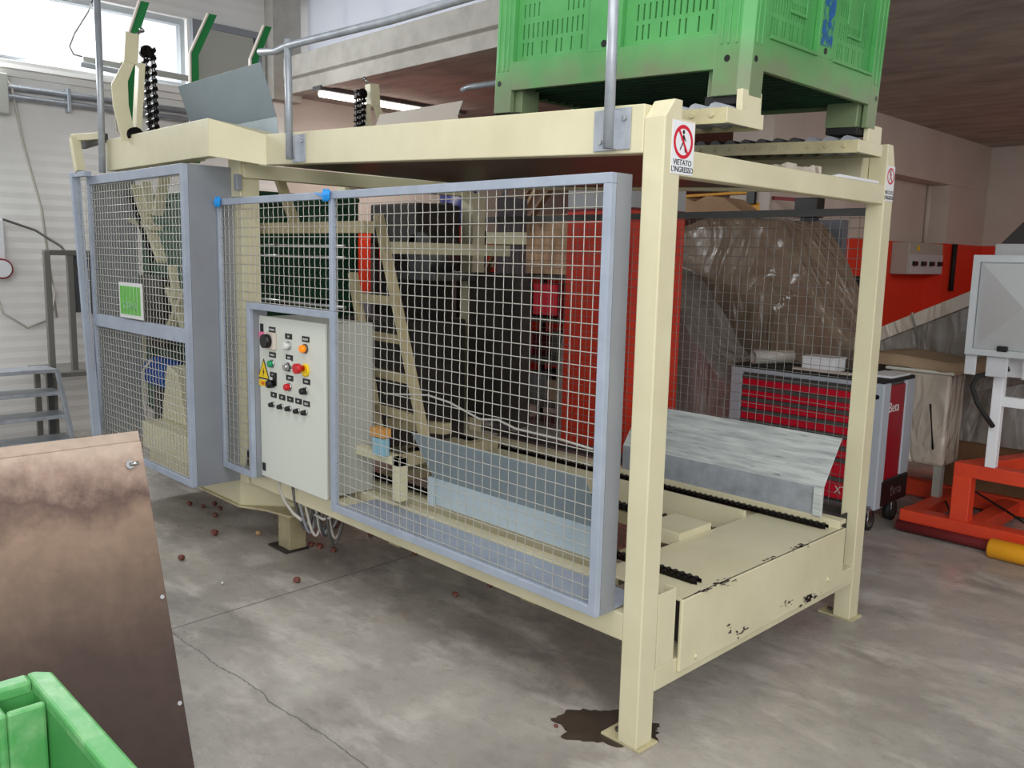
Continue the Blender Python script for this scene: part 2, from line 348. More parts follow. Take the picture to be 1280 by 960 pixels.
def copy_tree(o, parent=None):
    c = o.copy(); COL.objects.link(c)
    if parent: c.parent = parent
    for ch in [k for k in o.children]: copy_tree(ch, c)
    return c

# ================================================================ THE SETTING
XW, YB = -6.4, 2.3            # left wall, line of the concrete beam
struct(MB().box((XW-0.3, -9, -0.2), (6, 14, 0)).build('floor', 'floor', loc=(0, 0, 0)))
# left wall of the hall with its high window band
WZ0, WZ1, WY1 = 3.06, 3.66, 1.43
wl = MB().plate((XW, 10.6, 0), (0, -1, 0), (0, 0, 1), 17.0, 4.1, 0.22, holes=[(10.6-WY1, WZ0, 10.6+5.4, WZ1)])
wl = MB(); wl.plate((XW-0.22, -6.4, 0), (0, 1, 0), (0, 0, 1), 17.0, 4.1, 0.22, holes=[(0.9, WZ0, 6.4+WY1, WZ1)])
struct(wl.build('wall_left', 'wall_panel', loc=(XW, 0, 0)))
wf = MB()
for yy in (-5.5, -2.2, WY1-0.04): wf.box((XW-0.14, yy, WZ0), (XW-0.06, yy+0.045, WZ1))
wf.box((XW-0.14, -5.5, WZ0), (XW-0.06, WY1, WZ0+0.04)); wf.box((XW-0.14, -5.5, WZ1-0.05), (XW-0.06, WY1, WZ1))
struct(wf.build('window_1', 'window_frame'))
# ledges below the window
struct(MB().box((XW, -6.4, 2.985), (XW+0.07, 2.2, 3.05)).box((XW, -6.4, 2.93), (XW+0.03, 2.2, 2.985)).build('trim_1', 'wall_panel', bevel=0.004))
# closed light panel beside the window
struct(MB().plate((XW+0.0, 1.5, 3.08), (0, 1, 0), (0, 0, 1), 0.56, 0.54, 0.035).build('window_2', 'cabinet_grey'))
struct(MB().box((XW, 2.08, 3.08), (XW+0.05, 2.14, 3.64)).box((XW, 1.5, 3.60), (XW+0.05, 2.14, 3.66)).box((XW, 1.46, 3.08), (XW+0.05, 1.5, 3.66)).build('trim_2', 'sheet_grey'))
struct(MB().box((XW, 2.2, 3.05), (XW+0.16, 2.5, 4.1)).build('trim_3', 'beam_conc'))
# dado of the left wall inside the low bay
struct(MB().box((XW, YB+0.1, 0.0), (XW+0.012, 10.3, 1.87)).build('baseboard_left', 'paint_red'))
struct(MB().box((XW+0.001, YB+0.1, 1.87), (XW+0.012, 10.3, 3.14)).build('trim_4', 'wall_pink'))
# concrete beam between the hall and the low bay, stepped
bm_ = MB().prism([(XW, YB, 3.44), (XW, YB+0.35, 3.44), (XW, YB+0.35, 3.22), (XW, YB+0.155, 3.20), (XW, YB+0.155, 3.11), (XW, YB+0.05, 3.11), (XW, YB+0.05, 3.235), (XW, YB, 3.25)], (8.6, 0, 0))
struct(bm_.build('trim_5', 'beam_conc', bevel=0.006))
# translucent sheeting above the beam
gl = bpy.data.materials.new('translucent_sheet'); gl.use_nodes = True; _n = gl.node_tree.nodes; _l = gl.node_tree.links
_b = _n['Principled BSDF']; _b.inputs['Base Color'].default_value = (0.95, 0.96, 1.0, 1); _b.inputs['Roughness'].default_value = 0.5
_tr = _n.new('ShaderNodeBsdfTranslucent'); _tr.inputs[0].default_value = (0.9, 0.93, 1, 1); _mx = _n.new('ShaderNodeMixShader'); _mx.inputs[0].default_value = 0.75
_l.new(_b.outputs[0], _mx.inputs[1]); _l.new(_tr.outputs[0], _mx.inputs[2]); _l.new(_mx.outputs[0], _n['Material Output'].inputs[0]); M['translucent'] = gl
tm = MB(); NX = 300
vs = []; L0, L1 = XW+0.15, 2.2
for i in range(NX+1):
    x = L0+(L1-L0)*i/NX; y = YB+0.28+0.012*math.cos(i*pi)
    vs += [(x, y, 3.42), (x, y, 4.1)]
tm.poly(vs, [(2*i, 2*i+2, 2*i+3, 2*i+1) for i in range(NX)])
struct(tm.build('window_3', 'translucent'))
mm = MB()
for i in range(11): x = L0+0.02+0.62*i; mm.box((x, YB+0.31, 3.44), (x+0.03, YB+0.36, 4.1))
mm.box((L0, YB+0.31, 3.44), (L1, YB+0.36, 3.49))
struct(mm.build('trim_6', 'white'))
# hall roof
rf = MB().box((XW-0.2, -6.4, 4.1), (4.0, YB+0.5, 4.2))
for yy in (1.7, -0.9, -3.5): rf.box((XW, yy, 3.98), (4.0, yy+0.18, 4.1))
struct(rf.build('ceiling', 'roof_dark'))
# low bay: ceiling, side wall, recess, back wall
XA, YA0, YA1 = -2.35, 4.75, 10.2
struct(MB().box((XW, YB+0.16, 3.12), (5.5, YA1+0.1, 3.2)).build('ceiling.001', 'ceiling_board', loc=(0, 5, 3.1)))
wa = MB()
wa.box((XA-0.4, YA0, 2.56), (XA, YA1, 3.13))
wa.box((XA-0.4, YA0, 1.87), (XA-0.22, YA1, 2.56))
for y0, y1 in ((YA0, 6.2), (8.9, 10.2)): wa.box((XA-0.25, y0, 1.87), (XA, y1, 2.56))
wa.box((XA-0.4, YA1, 1.87), (5.5, YA1+0.1, 3.14))
wa.box((XW, YA1, 1.87), (XA-0.4, YA1+0.1, 3.14))
struct(wa.build('wall_annex', 'wall_pink', bevel=0.004))
wr = MB(); wr.box((XA-0.4, YA0, 0), (XA-0.22, YA1, 1.87))
for y0, y1 in ((YA0, 6.2), (8.9, 10.2)): wr.box((XA-0.25, y0, 0), (XA, y1, 1.87))
wr.box((XA-0.4, YA1, 0), (5.5, YA1+0.1, 1.87)); wr.box((XW, YA1, 0), (XA-0.4, YA1+0.1, 1.87))
struct(wr.build('baseboard_annex', 'paint_red'))
struct(MB().box((5.4, YB, 0), (5.5, YA1, 3.14)).build('wall_right', 'wall_pink'))
# painted pillar that carries the beam
pl = MB().box((-2.47, YB, 1.925), (-1.9, YB+0.56, 3.12)); o = pl.build('trim_7', 'pillar_grey', bevel=0.004); struct(o)
pl = MB().box((-2.47, YB, 0), (-1.9, YB+0.56, 1.91)); struct(pl.build('trim_8', 'paint_red', bevel=0.004))
struct(MB().box((-2.472, YB-0.002, 1.91), (-1.898, YB+0.562, 1.925)).build('trim_9', 'dark_red'))

# ================================================================ THE MACHINE
SL = 0.0425      # fall of the roller track per metre
def zt(x, z0): return z0-SL*x
mach = empty('bin_destacking_machine', (-2, 0.78, 0), 'large cream steel frame of the bin handling machine, standing across the hall floor', 'machine')
def post_mb(x0, y0, x1, y1, z0, z1, bev=None):
    m = MB()
    if bev: m.prism([(x1, y0, z0), (x0, y0, z0), (x0, y0, z1-bev), (x0+bev*0.9, y0, z1), (x1, y0, z1)], (0, y1-y0, 0))
    else: m.box((x0, y0, z0), (x1, y1, z1))
    return m
for i, y0 in enumerate((0.0, 1.559)):
    m = MB()
    if i == 0:   # the top is cut at a slant on its front edge
        m.prism([(0, 0, 0.008), (0, 0.085, 0.008), (0, 0.085, 2.075), (0, 0.045, 2.075), (0, 0, 2.02)], (-0.078, 0, 0))
    else:
        m.prism([(0, y0, 0.008), (0, y0+0.085, 0.008), (0, y0+0.085, 2.00), (0, y0+0.05, 2.10), (0, y0, 2.10)], (-0.078, 0, 0))
    p = m.build('post', 'cream', mach, 0.004)
    MB().box((-0.15, y0-0.0, 0), (0.015, y0+0.10, 0.009)).build('foot_plate', 'cream_worn', p, 0.002)
    MB().tube([(-0.115, y0+0.05, 0.008), (-0.115, y0+0.05, 0.02)], 0.011, 6).build('anchor_bolt', 'steel_dark', p)
# middle and rear posts
for nm, x0, x1, y0, y1, z0, z1 in (('post', -2.735, -2.63, 0.0, 0.1, 0.36, 2.06), ('post', -2.60, -2.49, 1.46, 1.56, 0.0, 1.98), ('post', -4.0, -3.9, 1.46, 1.56, 0.0, 2.1)):
    MB().box((x0, y0, z0), (x1, y1, z1)).build(nm, 'cream', mach, 0.003)
# short feet under the sill
for x0, y0 in ((-2.55, 0.13), (-3.95, 1.3), (-2.55, 1.40)):
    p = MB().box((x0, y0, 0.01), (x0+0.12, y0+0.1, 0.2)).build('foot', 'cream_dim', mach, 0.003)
    MB().box((x0-0.06, y0-0.03, 0), (x0+0.13, y0+0.11, 0.01)).build('foot_plate', 'dark', p)
# lower beams
MB().bar((-0.078, 0.045, 0.405), (-2.6, 0.045, 0.415), 0.085, 0.093).build('base_beam', 'cream', mach, 0.004)
MB().bar((-0.078, 1.515, 0.405), (-2.6, 1.515, 0.415), 0.085, 0.093).build('base_beam', 'cream', mach, 0.004)
MB().box((-0.075, 0.085, 0.182), (0, 1.559, 0.262)).build('end_beam', 'cream', mach, 0.004)
MB().box((-0.06, 0.085, 1.853), (-0.002, 1.559, 1.933)).build('end_beam', 'cream', mach, 0.004)
MB().box((-2.66, 0.0, 1.965), (-2.60, 1.56, 2.035)).build('cross_beam', 'cream', mach, 0.003)
# sill channel under the left end with its slanted corner
sill = [(-4.0, 0.02), (-2.76, 0.02), (-2.50, 0.26), (-2.50, 0.34), (-4.0, 0.34)]
MB().prism([(x, y, 0.21) for x, y in sill], (0, 0, 0.20)).build('sill', 'cream', mach, 0.003)
fl = [(-4.0, 0.008), (-2.755, 0.008), (-2.60, 0.08), (-2.40, 0.12), (-2.40, 0.36), (-4.0, 0.36)]
MB().prism([(x, y, 0.20) for x, y in fl], (0, 0, 0.010)).build('sill_flange', 'cream_worn', mach)
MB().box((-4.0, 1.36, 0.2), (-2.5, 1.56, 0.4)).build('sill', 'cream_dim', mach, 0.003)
# upper side beams, falling towards the near end
def incl(x0, x1, y0, y1, zb, zt_, sl=SL): 
    return MB().prism([(x0, y0, zb-sl*x0), (x1, y0, zb-sl*x1), (x1, y0, zt_-sl*x1), (x0, y0, zt_-sl*x0)], (0, y1-y0, 0))
tb = incl(-0.078, -2.37, 0.0, 0.06, 1.914, 2.059).build('top_beam', 'cream', mach, 0.004)
incl(-0.078, -3.95, 1.50, 1.56, 1.90, 2.045).build('top_beam', 'cream', mach, 0.004)
# wide left part of the top frame with its slanted corner
lb = [(-2.37, 0.0), (-2.56, -0.2), (-3.92, -0.2), (-3.92, -0.14), (-2.60, -0.14), (-2.43, 0.06), (-2.37, 0.06)]
m = MB(); n_ = len(lb)
vs = [(x, y, 2.028+(-2.37-x)*0.03) for x, y in lb]+[(x, y, 2.158+(-2.37-x)*(0.36 if k in (1, 4) else 0.13 if k not in (0, 5, 6) else 0)+(0.0)) for k, (x, y) in enumerate(lb)]
vs = [(x, y, 2.012+min(1, (-2.37-x)/0.19)*0.038) for x, y in lb]+[(x, y, 2.158+min(1, (-2.37-x)/0.19)*0.072) for x, y in lb]
m.poly(vs, [tuple(range(n_-1, -1, -1)), tuple(range(n_, 2*n_))]+[(i, (i+1) % n_, (i+1) % n_+n_, i+n_) for i in range(n_)][::1])
m.build('top_box_beam', 'cream', mach, 0.003)
MB().box((-3.92, -0.12, 2.06), (-2.9, -0.06, 2.12)).build('cross_beam', 'cream_worn', mach)
# crooked stop arm at the far left
q = [at(100, 215, y=-0.3), at(93, 172, y=-0.3), at(128, 170, y=-0.2)]
m = MB(); m.bar(q[0], q[1], 0.05, 0.05, (0, 1, 0)); m.bar(q[1]+Vector((-0.02, 0, 0)), q[2], 0.04, 0.04); m.build('stop_arm', 'cream', mach, 0.003)
MB().bar(at(103, 181, y=-0.24), at(132, 172, y=-0.2), 0.03, 0.05).build('stop_arm_lug', 'steel_dark', mach)
# bracket below the top frame where the two guards meet
p = MB().box((-2.745, -0.012, 1.87), (-2.62, 0.0, 2.06)).build('guard_bracket', 'cream', mach, 0.002)
MB().box((-2.77, -0.04, 1.90), (-2.73, -0.012, 1.98)).box((-2.635, -0.04, 1.90), (-2.60, -0.012, 1.98)).build('bracket_clip', 'sheet_grey', p, 0.002)
# closed tray below the rollers
MB().prism([(-0.08, 0.06, 1.918), (-2.36, 0.06, 2.014), (-2.36, 0.06, 2.020), (-0.08, 0.06, 1.924)], (0, 1.44, 0)).build('under_tray', 'dark_tray', mach)

# safety signs stuck on the posts
def sign(name, x, y0, y1, z0, z1, full=True):
    s = MB().box((x, y0, z0), (x+0.0015, y1, z1)).build(name, 'white', mach)
    cy = (y0+y1)/2; W = y1-y0; r = W*0.44; cz = z1-W*0.53; e = x+0.002
    m = MB(); n = 32; vs = []
    for rr in (r, r*0.78): vs += [(e, cy+rr*cos(2*pi*k/n), cz+rr*sin(2*pi*k/n)) for k in range(n)]
    m.poly(vs, [(k, (k+1) % n, n+(k+1) % n, n+k) for k in range(n)])
    a = radians(125); d = Vector((0, cos(a), sin(a))); c = Vector((e+0.0004, cy, cz)); sd = Vector((0, -sin(a), cos(a)))*r*0.09
    m.poly([c-d*r*.8-sd, c+d*r*.8-sd, c+d*r*.8+sd, c-d*r*.8+sd], [(0, 3, 2, 1)]); m.build('prohibition_ring', 'sign_red', s)
    f = MB(); k = r/100
    def P(u, v): return (e, cy+u*k, cz+v*k)
    f.poly([P(12*cos(2*pi*i/14), 58+13*sin(2*pi*i/14)) for i in range(14)], [tuple(range(14))])
    for pl_ in ([(-8, 40), (10, 40), (12, 0), (4, -6), (-6, 0)], [(8, 38), (30, 6), (24, 2), (4, 28)], [(-6, 36), (-22, 12), (-17, 8), (-2, 26)], [(2, 0), (12, 0), (28, -60), (20, -62)], [(-6, 2), (2, -6), (-28, -52), (-35, -46)]):
        f.poly([P(*t) for t in pl_], [tuple(range(len(pl_)))])
    f.build('walking_figure', 'ink', s)
    if full:
        text('sign_lettering', 'VIETATO', 0.0235, (x+0.002, cy, z0+0.027), (0, 1, 0), (0, 0, 1), 'ink', s, align='CENTER')
        text('sign_lettering', "L'INGRESSO", 0.0235, (x+0.002, cy, z0+0.006), (0, 1, 0), (0, 0, 1), 'ink', s, align='CENTER', sx=0.92)
    else:
        text('sign_lettering', 'VIETATO', 0.022, (x+0.002, cy, z0+0.027), (0, 1, 0), (0, 0, 1), 'steel_dark', s, align='CENTER')
        text('sign_lettering', "L'INGRESSO", 0.022, (x+0.002, cy, z0+0.006), (0, 1, 0), (0, 0, 1), 'steel_dark', s, align='CENTER', sx=0.8)
    return s
MB().box((-0.03, 0.085, 1.855), (-0.0005, 0.155, 2.02)).build('sign_backing', 'cream', mach)
sign('safety_sign', 0.0, 0.036, 0.150, 1.858, 2.014)
sign('safety_sign', 0.0, 1.562, 1.640, 1.868, 2.012, False)

# ---------------------------------------------------------------- roller track (two roller rails under the bin)
trk = empty('roller_track', (-1.2, 0.85, 2.0), 'pair of cream roller rails sloping along the top of the frame, carrying the green bin', 'roller track')
for (ya, yb) in ((0.27, 0.49), (1.20, 1.42)):
    for yy in (ya, yb-0.012):
        r = incl(0.03, -2.55, yy, yy+0.012, 2.030, 2.078).build('rail_side', 'cream_worn', trk)
        b = MB()
        for k in range(34):
            x = -0.02-0.075*k; z = zt(x, 2.058); s_ = -1 if yy == ya else 1
            b.tube([(x, yy+(0 if s_ < 0 else 0.012), z), (x, yy+(0 if s_ < 0 else 0.012)+s_*0.005, z)], 0.009, 8)
        b.build('axle_ends', 'cream_worn', r)
    for k in range(34):
        x = -0.02-0.075*k; z = zt(x, 2.068)
        MB().tube([(x, ya+0.014, z), (x, yb-0.014, z)], 0.030, 12).build('roller', 'steel_dark' if k > 2 else 'galv', trk)
    MB().box((0.03, ya, 2.03), (0.036, yb, 2.078)).build('rail_end_plate', 'cream', trk, 0.002)
    MB().box((0.012, ya+0.085, 2.055), (0.034, ya+0.205, 2.145)).build('stop_block', 'cream', trk, 0.003)

# ---------------------------------------------------------------- chain conveyor at the bottom
cc = empty('chain_conveyor', (-1.3, 0.78, 0.3), 'cream floor-level chain conveyor with scratched cover plate at the open end', 'conveyor')
def chain_mb(a, b, w=0.035, pitch=0.030):
    a = Vector(a); b = Vector(b); d = b-a; L = d.length; dn = d.normalized(); sd = dn.cross(Vector((0, 0, 1))).normalized(); n = int(L/pitch); m = MB()
    for k in range(n):
        c = a+dn*(k+.5)*pitch
        m.tube([c-sd*w*.5+Vector((0, 0, .002)), c+sd*w*.5+Vector((0, 0, .002))], 0.011, 6)
        for s_ in (-1, 1): m.bar(c+sd*s_*w*(.36 if k % 2 else .46)-dn*pitch*.72, c+sd*s_*w*(.36 if k % 2 else .46)+dn*pitch*.72, 0.003, 0.014)
    return m
# end cover: flat top, folded front
MB().box((-0.36, 0.21, 0.462), (0.012, 1.42, 0.472)).build('cover_top', 'cream_cover', cc, 0.003)
MB().box((0.0, 0.205, 0.215), (0.014, 1.42, 0.472)).build('cover_front', 'cream_cover', cc, 0.004)
for (yy, zz) in ((0.30, 0.245), (1.28, 0.275)): MB().tube([(0.012, yy, zz), (0.022, yy, zz)], 0.011, 6).build('cover_bolt', 'cream', cc)
mat('scuff', (70, 62, 60), 0.6)
def scuff(spots, dirs, push, seed):
    rnd = random.Random(seed); m = MB(); A, B = (Vector(d) for d in dirs); nn = Vector(push)
    for c, n, sa, sb in spots:
        for k in range(n):
            p = c+A*rnd.gauss(0, sa)+B*rnd.gauss(0, sb)+nn; r = rnd.uniform(.002, .009); N = 7
            m.poly([p+A*cos(2*pi*i/N)*r*rnd.uniform(.6, 2.2)+B*sin(2*pi*i/N)*r*rnd.uniform(.3, .9) for i in range(N)], [tuple(range(N))])
    return m
ft_ = [(at(905, 727, z=.473), 30, .035, .012), (at(880, 738, z=.473), 14, .02, .008), (at(1000, 683, z=.473), 26, .035, .01), (at(960, 700, z=.473), 7, .05, .006)]
scuff(ft_, ((0, 1, 0), (1, 0, 0)), (0, 0, .0004), 5).build('worn_paint', 'scuff', cc)['kind'] = 'stuff'
ff_ = [(at(1012, 748, x=.015), 34, .035, .012), (at(925, 790, x=.015), 10, .02, .006), (at(912, 782, x=.015), 4, .01, .02), (at(985, 755, x=.015), 8, .03, .01)]
scuff(ff_, ((0, 1, 0), (0, 0, 1)), (.0004, 0, 0), 8).build('worn_paint', 'scuff', cc)['kind'] = 'stuff'
MB().box((-0.55, 0.72, 0.44), (-0.36, 0.95, 0.50)).build('motor_cover', 'cream', cc, 0.003)
MB().box((-0.30, 0.3, 0.27), (-0.05, 1.3, 0.45)).build('gear_housing', 'dark', cc)
# vertical channel bracket beside the near post
MB().box((-0.05, 0.088, 0.262), (0.0, 0.092, 0.52)).box((-0.004, 0.088, 0.262), (0.0, 0.185, 0.52)).box((-0.05, 0.182, 0.262), (0.0, 0.186, 0.52)).build('end_bracket', 'cream', cc, 0.002)
MB().box((-0.05, 1.43, 0.262), (-0.045, 1.555, 0.50)).build('end_bracket', 'dark', cc)
MB().box((-2.6, 1.385, 0.40), (0.0, 1.405, 0.505)).box((-2.6, 1.385, 0.485), (0.0, 1.445, 0.505)).build('side_rail', 'cream', cc, 0.002)
MB().box((-2.6, 0.155, 0.38), (-0.36, 0.215, 0.468)).build('side_rail', 'cream', cc, 0.002)
MB().box((-2.6, 1.30, 0.38), (-0.36, 1.36, 0.455)).build('chain_guide', 'cream', cc, 0.002)
MB().box((-2.6, 1.21, 0.36), (-0.36, 1.23, 0.50)).build('inner_rail', 'cream', cc, 0.002)
MB().box((-2.6, 0.33, 0.38), (-0.36, 0.41, 0.455)).build('chain_guide', 'cream', cc, 0.002)
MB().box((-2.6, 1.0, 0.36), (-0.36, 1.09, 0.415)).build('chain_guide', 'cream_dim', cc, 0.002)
chain_mb((-2.5, 1.335, 0.474), (-0.02, 1.335, 0.482), 0.04).build('conveyor_chain', 'chain', cc)
chain_mb((-2.5, 0.37, 0.474), (-0.02, 0.37, 0.482), 0.04).build('conveyor_chain', 'chain', cc)
chain_mb((-2.5, 1.045, 0.43), (-0.36, 1.045, 0.43), 0.06).build('conveyor_chain', 'chain', cc)
for x in (-0.65, -1.5, -2.4): MB().box((x, 0.1, 0.30), (x+0.08, 1.4, 0.36)).build('cross_member', 'cream_dim', cc, 0.002)
for x in (-1.50, -1.95): MB().box((x, 0.12, 0.50), (x+0.05, 0.17, 0.70)).build('sensor_post', 'cream', cc, 0.002)
MB().box((-1.95, 0.12, 0.66), (-1.45, 0.17, 0.70)).build('sensor_rail', 'cream', cc, 0.002)
MB().bar((-1.475, 0.15, 0.68), (-1.5, 0.75, 0.68), 0.05, 0.05).build('sensor_rail', 'cream_dim', cc, 0.002)
MB().bar((-1.9, 0.4, 0.76), (-1.45, 0.4, 0.80), 0.05, 0.05).build('sensor_rail', 'cream_dim', cc, 0.002)
s = MB().box((-1.60, 0.08, 0.70), (-1.52, 0.12, 0.78)).build('photo_sensor', 'sensor_blue', cc, 0.003)
MB().box((-1.61, 0.078, 0.785), (-1.51, 0.12, 0.825)).build('sensor_label', 'sensor_tan', s)

# ---------------------------------------------------------------- bent guide plates
def guide(name, x0, x1, prof, mt, label, t=0.004, lower=None):
    """plate with the (y,z) profile, low to high"""
    e = empty(name, ((x0+x1)/2, prof[0][0], prof[0][1]), label, 'guide plate', None)
    for (a, b, mm_, nm) in ((prof[0], prof[1], lower or mt, 'upright_strip'), (prof[1], prof[2], mt, 'flared_sheet')):
        n = Vector((0, b[1]-a[1], -(b[0]-a[0]))).normalized()*t
        MB().prism([(x0, a[0], a[1]), (x0, b[0], b[1]), (x0, b[0]+n.y, b[1]+n.z), (x0, a[0]+n.y, a[1]+n.z)], (x1-x0, 0, 0)).build(nm, mm_, e, 0.001)
    return e
g = guide('guide_plate', -1.20, -0.09, [(1.395, 0.505), (1.395, 0.63), (1.54, 0.835)], 'galv_scratched', 'scratched bright steel guide plate leaning outward on the far rail', lower='galv')
MB().box((-0.125, 1.375, 0.505), (-0.085, 1.393, 0.635)).build('end_strap', 'galv_scratched', g, 0.002)
g = guide('guide_plate', -1.32, -0.34, [(0.21, 0.505), (0.21, 0.625), (0.09, 0.84)], 'guide_blue', 'blue-grey guide plate leaning outward on the near rail behind the mesh guard', lower='guide_pale')
MB().box((-1.335, 0.19, 0.505), (-1.30, 0.207, 0.63)).build('end_strap', 'guide_pale', g, 0.002)
g = guide('guide_plate', -3.35, -2.41, [(0.09, 2.17), (0.08, 2.255), (0.0, 2.50)], 'guide_blue', 'dark grey flared guide plate standing on top of the frame by the green posts', lower='guide_pale')
g = guide('guide_plate', -3.25, -2.42, [(1.24, 2.19), (1.24, 2.36), (1.30, 2.50)], 'pale_board', 'pale long guide plate on the far roller rail in front of the tube light', lower='pale_board')

# ---------------------------------------------------------------- mesh guards
PT = 0.0448
def wire_mesh(m, P, ux, uz, W, H, r=0.0019, holes=(), pitch=PT, amp=0.0022):
    P = Vector(P); ux = Vector(ux).normalized(); uz = Vector(uz).normalized(); nz = ux.cross(uz)
    def spans(u, lo, hi, vert):
        cuts = [(h[1], h[3]) if vert else (h[0], h[2]) for h in holes if (h[0] < u < h[2] if vert else h[1] < u < h[3])]
        if not cuts: return [(lo, hi)]
        c = cuts[0]; out = []
        if c[0] > lo+1e-6: out.append((lo, c[0]))
        if c[1] < hi-1e-6: out.append((c[1], hi))
        return out
    n = int(W/pitch); off = (W-n*pitch)/2
    for i in range(n+1):
        u = off+i*pitch
        if u < 0.004 or u > W-0.004: continue
        for a, b in spans(u, 0, H, True):
            k0 = int(math.ceil(a/pitch)); k1 = int(b/pitch)
            pts = [P+ux*u+uz*a]+[P+ux*(u+(0.0016 if k % 2 else -0.0016))+uz*k*pitch/2+nz*amp*(1 if k % 2 else -1) for k in range(2*k0, 2*k1+2) if a+0.01 < k*pitch/2 < b-0.01]+[P+ux*u+uz*b]
            m.tube(pts, r, 4, False)
    n = int(H/pitch)
    for k in range(1, n+1):
        v = k*pitch
        if v > H-0.004: continue
        for a, b in spans(v, 0, W, False): m.tube([P+ux*a+uz*v, P+ux*b+uz*v], r, 4, False)
FY, FX0, FX1, FZ0, FZ1 = -0.1, -2.71, -0.112, 0.456, 1.856
NX0, NX1, NZ = -2.385, -1.662, 1.315
fg = empty('mesh_guard', ((FX0+FX1)/2, FY, FZ0), 'long blue-grey framed wire mesh guard along the front of the machine, around the control panel', 'mesh guard')
b_ = 0.032
fr = MB()
fr.box((FX0, FY, FZ1-b_), (FX1, FY+0.025, FZ1)); fr.box((FX1-b_, FY, FZ0), (FX1, FY+0.025, FZ1-b_)); fr.box((FX0, FY, FZ0), (FX0+0.022, FY+0.025, FZ1-b_))
fr.box((FX0, FY, FZ0), (NX0, FY+0.025, FZ0+b_)); fr.box((NX1, FY, FZ0), (FX1, FY+0.025, FZ0+b_))
fr.box((NX0-b_, FY, FZ0), (NX0, FY+0.025, NZ+b_)); fr.box((NX0, FY, NZ), (NX1, FY+0.025, NZ+b_)); fr.box((NX1, FY, FZ0), (NX1+b_, FY+0.025, NZ+b_))
fr.build('frame', 'guard_grey', fg, 0.002)
MB().box((NX1+0.002, FY, NZ+b_), (NX1+b_-0.004, FY+0.022, FZ1-b_)).build('mullion', 'guard_grey', fg, 0.002)
MB().box((FX1-0.004, FY+0.025, FZ0), (FX1, -0.002, FZ1)).build('side_sheet', 'sheet_grey', fg)
MB().box((NX1, FY+0.025, FZ0+0.002), (FX1-0.004, 0.15, FZ0+0.006)).build('bottom_sheet', 'guard_grey', fg)
MB().box((NX0-0.004, FY+0.025, FZ0), (NX0, -0.002, NZ)).build('notch_sheet', 'sheet_grey', fg)
m = MB(); wire_mesh(m, (FX0, FY+0.012, FZ0), (1, 0, 0), (0, 0, 1), FX1-FX0, FZ1-FZ0, holes=[(NX0-FX0-0.01, -1, NX1-FX0+0.01, NZ-FZ0+0.01)])
m.build('wire_mesh', 'wire', fg)
# cable ties
for k, (x, lab) in enumerate(((-2.665, 'bright blue cable tie at the left top corner of the long guard'), (-1.655, 'bright blue cable tie on the top rail of the long guard above the control panel'))):
    m = MB(); m.tube([(x-0.085, FY-0.012, FZ1-0.006), (x-0.03, FY-0.014, FZ1-0.020), (x+0.01, FY-0.012, FZ1-0.016)], 0.0045, 6)
    for j in range(4): m.tube([(x-0.02+0.012*j, FY-0.012, FZ1-0.042+0.005*(j % 2)), (x-0.016+0.013*j, FY-0.018, FZ1-0.016), (x-0.022+0.013*j, FY-0.008, FZ1+0.008-0.007*(j % 2))], 0.007, 6)
    tag(m.build('cable_tie', 'blue_tie', None, 0.003), lab, 'cable tie', 'blue cable ties on the guard')
# left cell guard
LY, LX0, LX1, LZ0, LZ1 = -0.27, -4.075, -2.715, 0.365, 2.02
lg = empty('mesh_guard', ((LX0+LX1)/2, LY, LZ0), 'tall two-panel mesh guard with wide grey side sheet at the machine left end', 'mesh guard')
fr = MB()
fr.box((LX0, LY, LZ1-0.05), (LX1, LY+0.03, LZ1)); fr.box((LX0, LY, LZ0), (LX1, LY+0.03, LZ0+0.035)); fr.box((LX1-0.035, LY, LZ0), (LX1, LY+0.03, LZ1)); fr.box((LX0, LY, LZ0), (LX0+0.03, LY+0.03, LZ1)); fr.box((LX0, LY, 1.12), (LX1, LY+0.03, 1.195))
fr.build('frame', 'guard_grey', lg, 0.002)
MB().box((LX1-0.004, LY+0.03, LZ0), (LX1, 0.03, LZ1)).build('side_sheet', 'sheet_grey', lg)
MB().box((LX0, LY+0.03, LZ0), (LX0+0.004, 0.02, LZ1)).build('side_sheet', 'sheet_grey', lg)
m = MB(); wire_mesh(m, (LX0, LY+0.015, LZ0), (1, 0, 0), (0, 0, 1), LX1-LX0, LZ1-LZ0, r=0.0021, pitch=0.041); m.build('wire_mesh', 'wire', lg)
# tilted side wing left of it
q = [at(90, 219, y=-0.3), at(110, 217, y=-0.3), at(121, 545, y=-0.3), at(114, 392, y=-0.3)]
m = MB(); m.bar(q[0]+Vector((0.05, 0, 0)), q[2], 0.03, 0.05, (0, 1, 0)); m.bar(q[0], q[1], 0.03, 0.04, (0, 1, 0)); m.build('wing_frame', 'guard_grey', lg, 0.002)
m = MB()
for k in range(17):
    t = (k+.5)/18; a = q[0].lerp(q[2], t*0.75)+Vector((0.05, 0, 0)); b = q[1].lerp(Vector((LX0, -0.3, q[2].z)), t*0.75)
    m.tube([a, b], 0.002, 4, False)
for k in range(1, 4):
    a = q[0].lerp(q[1], k/4+.05); b = q[0].lerp(q[2], 0.2+k*0.18)+Vector((0.05, 0, 0)); m.tube([a, b], 0.002, 4, False)
m.build('wing_mesh', 'wire', lg)
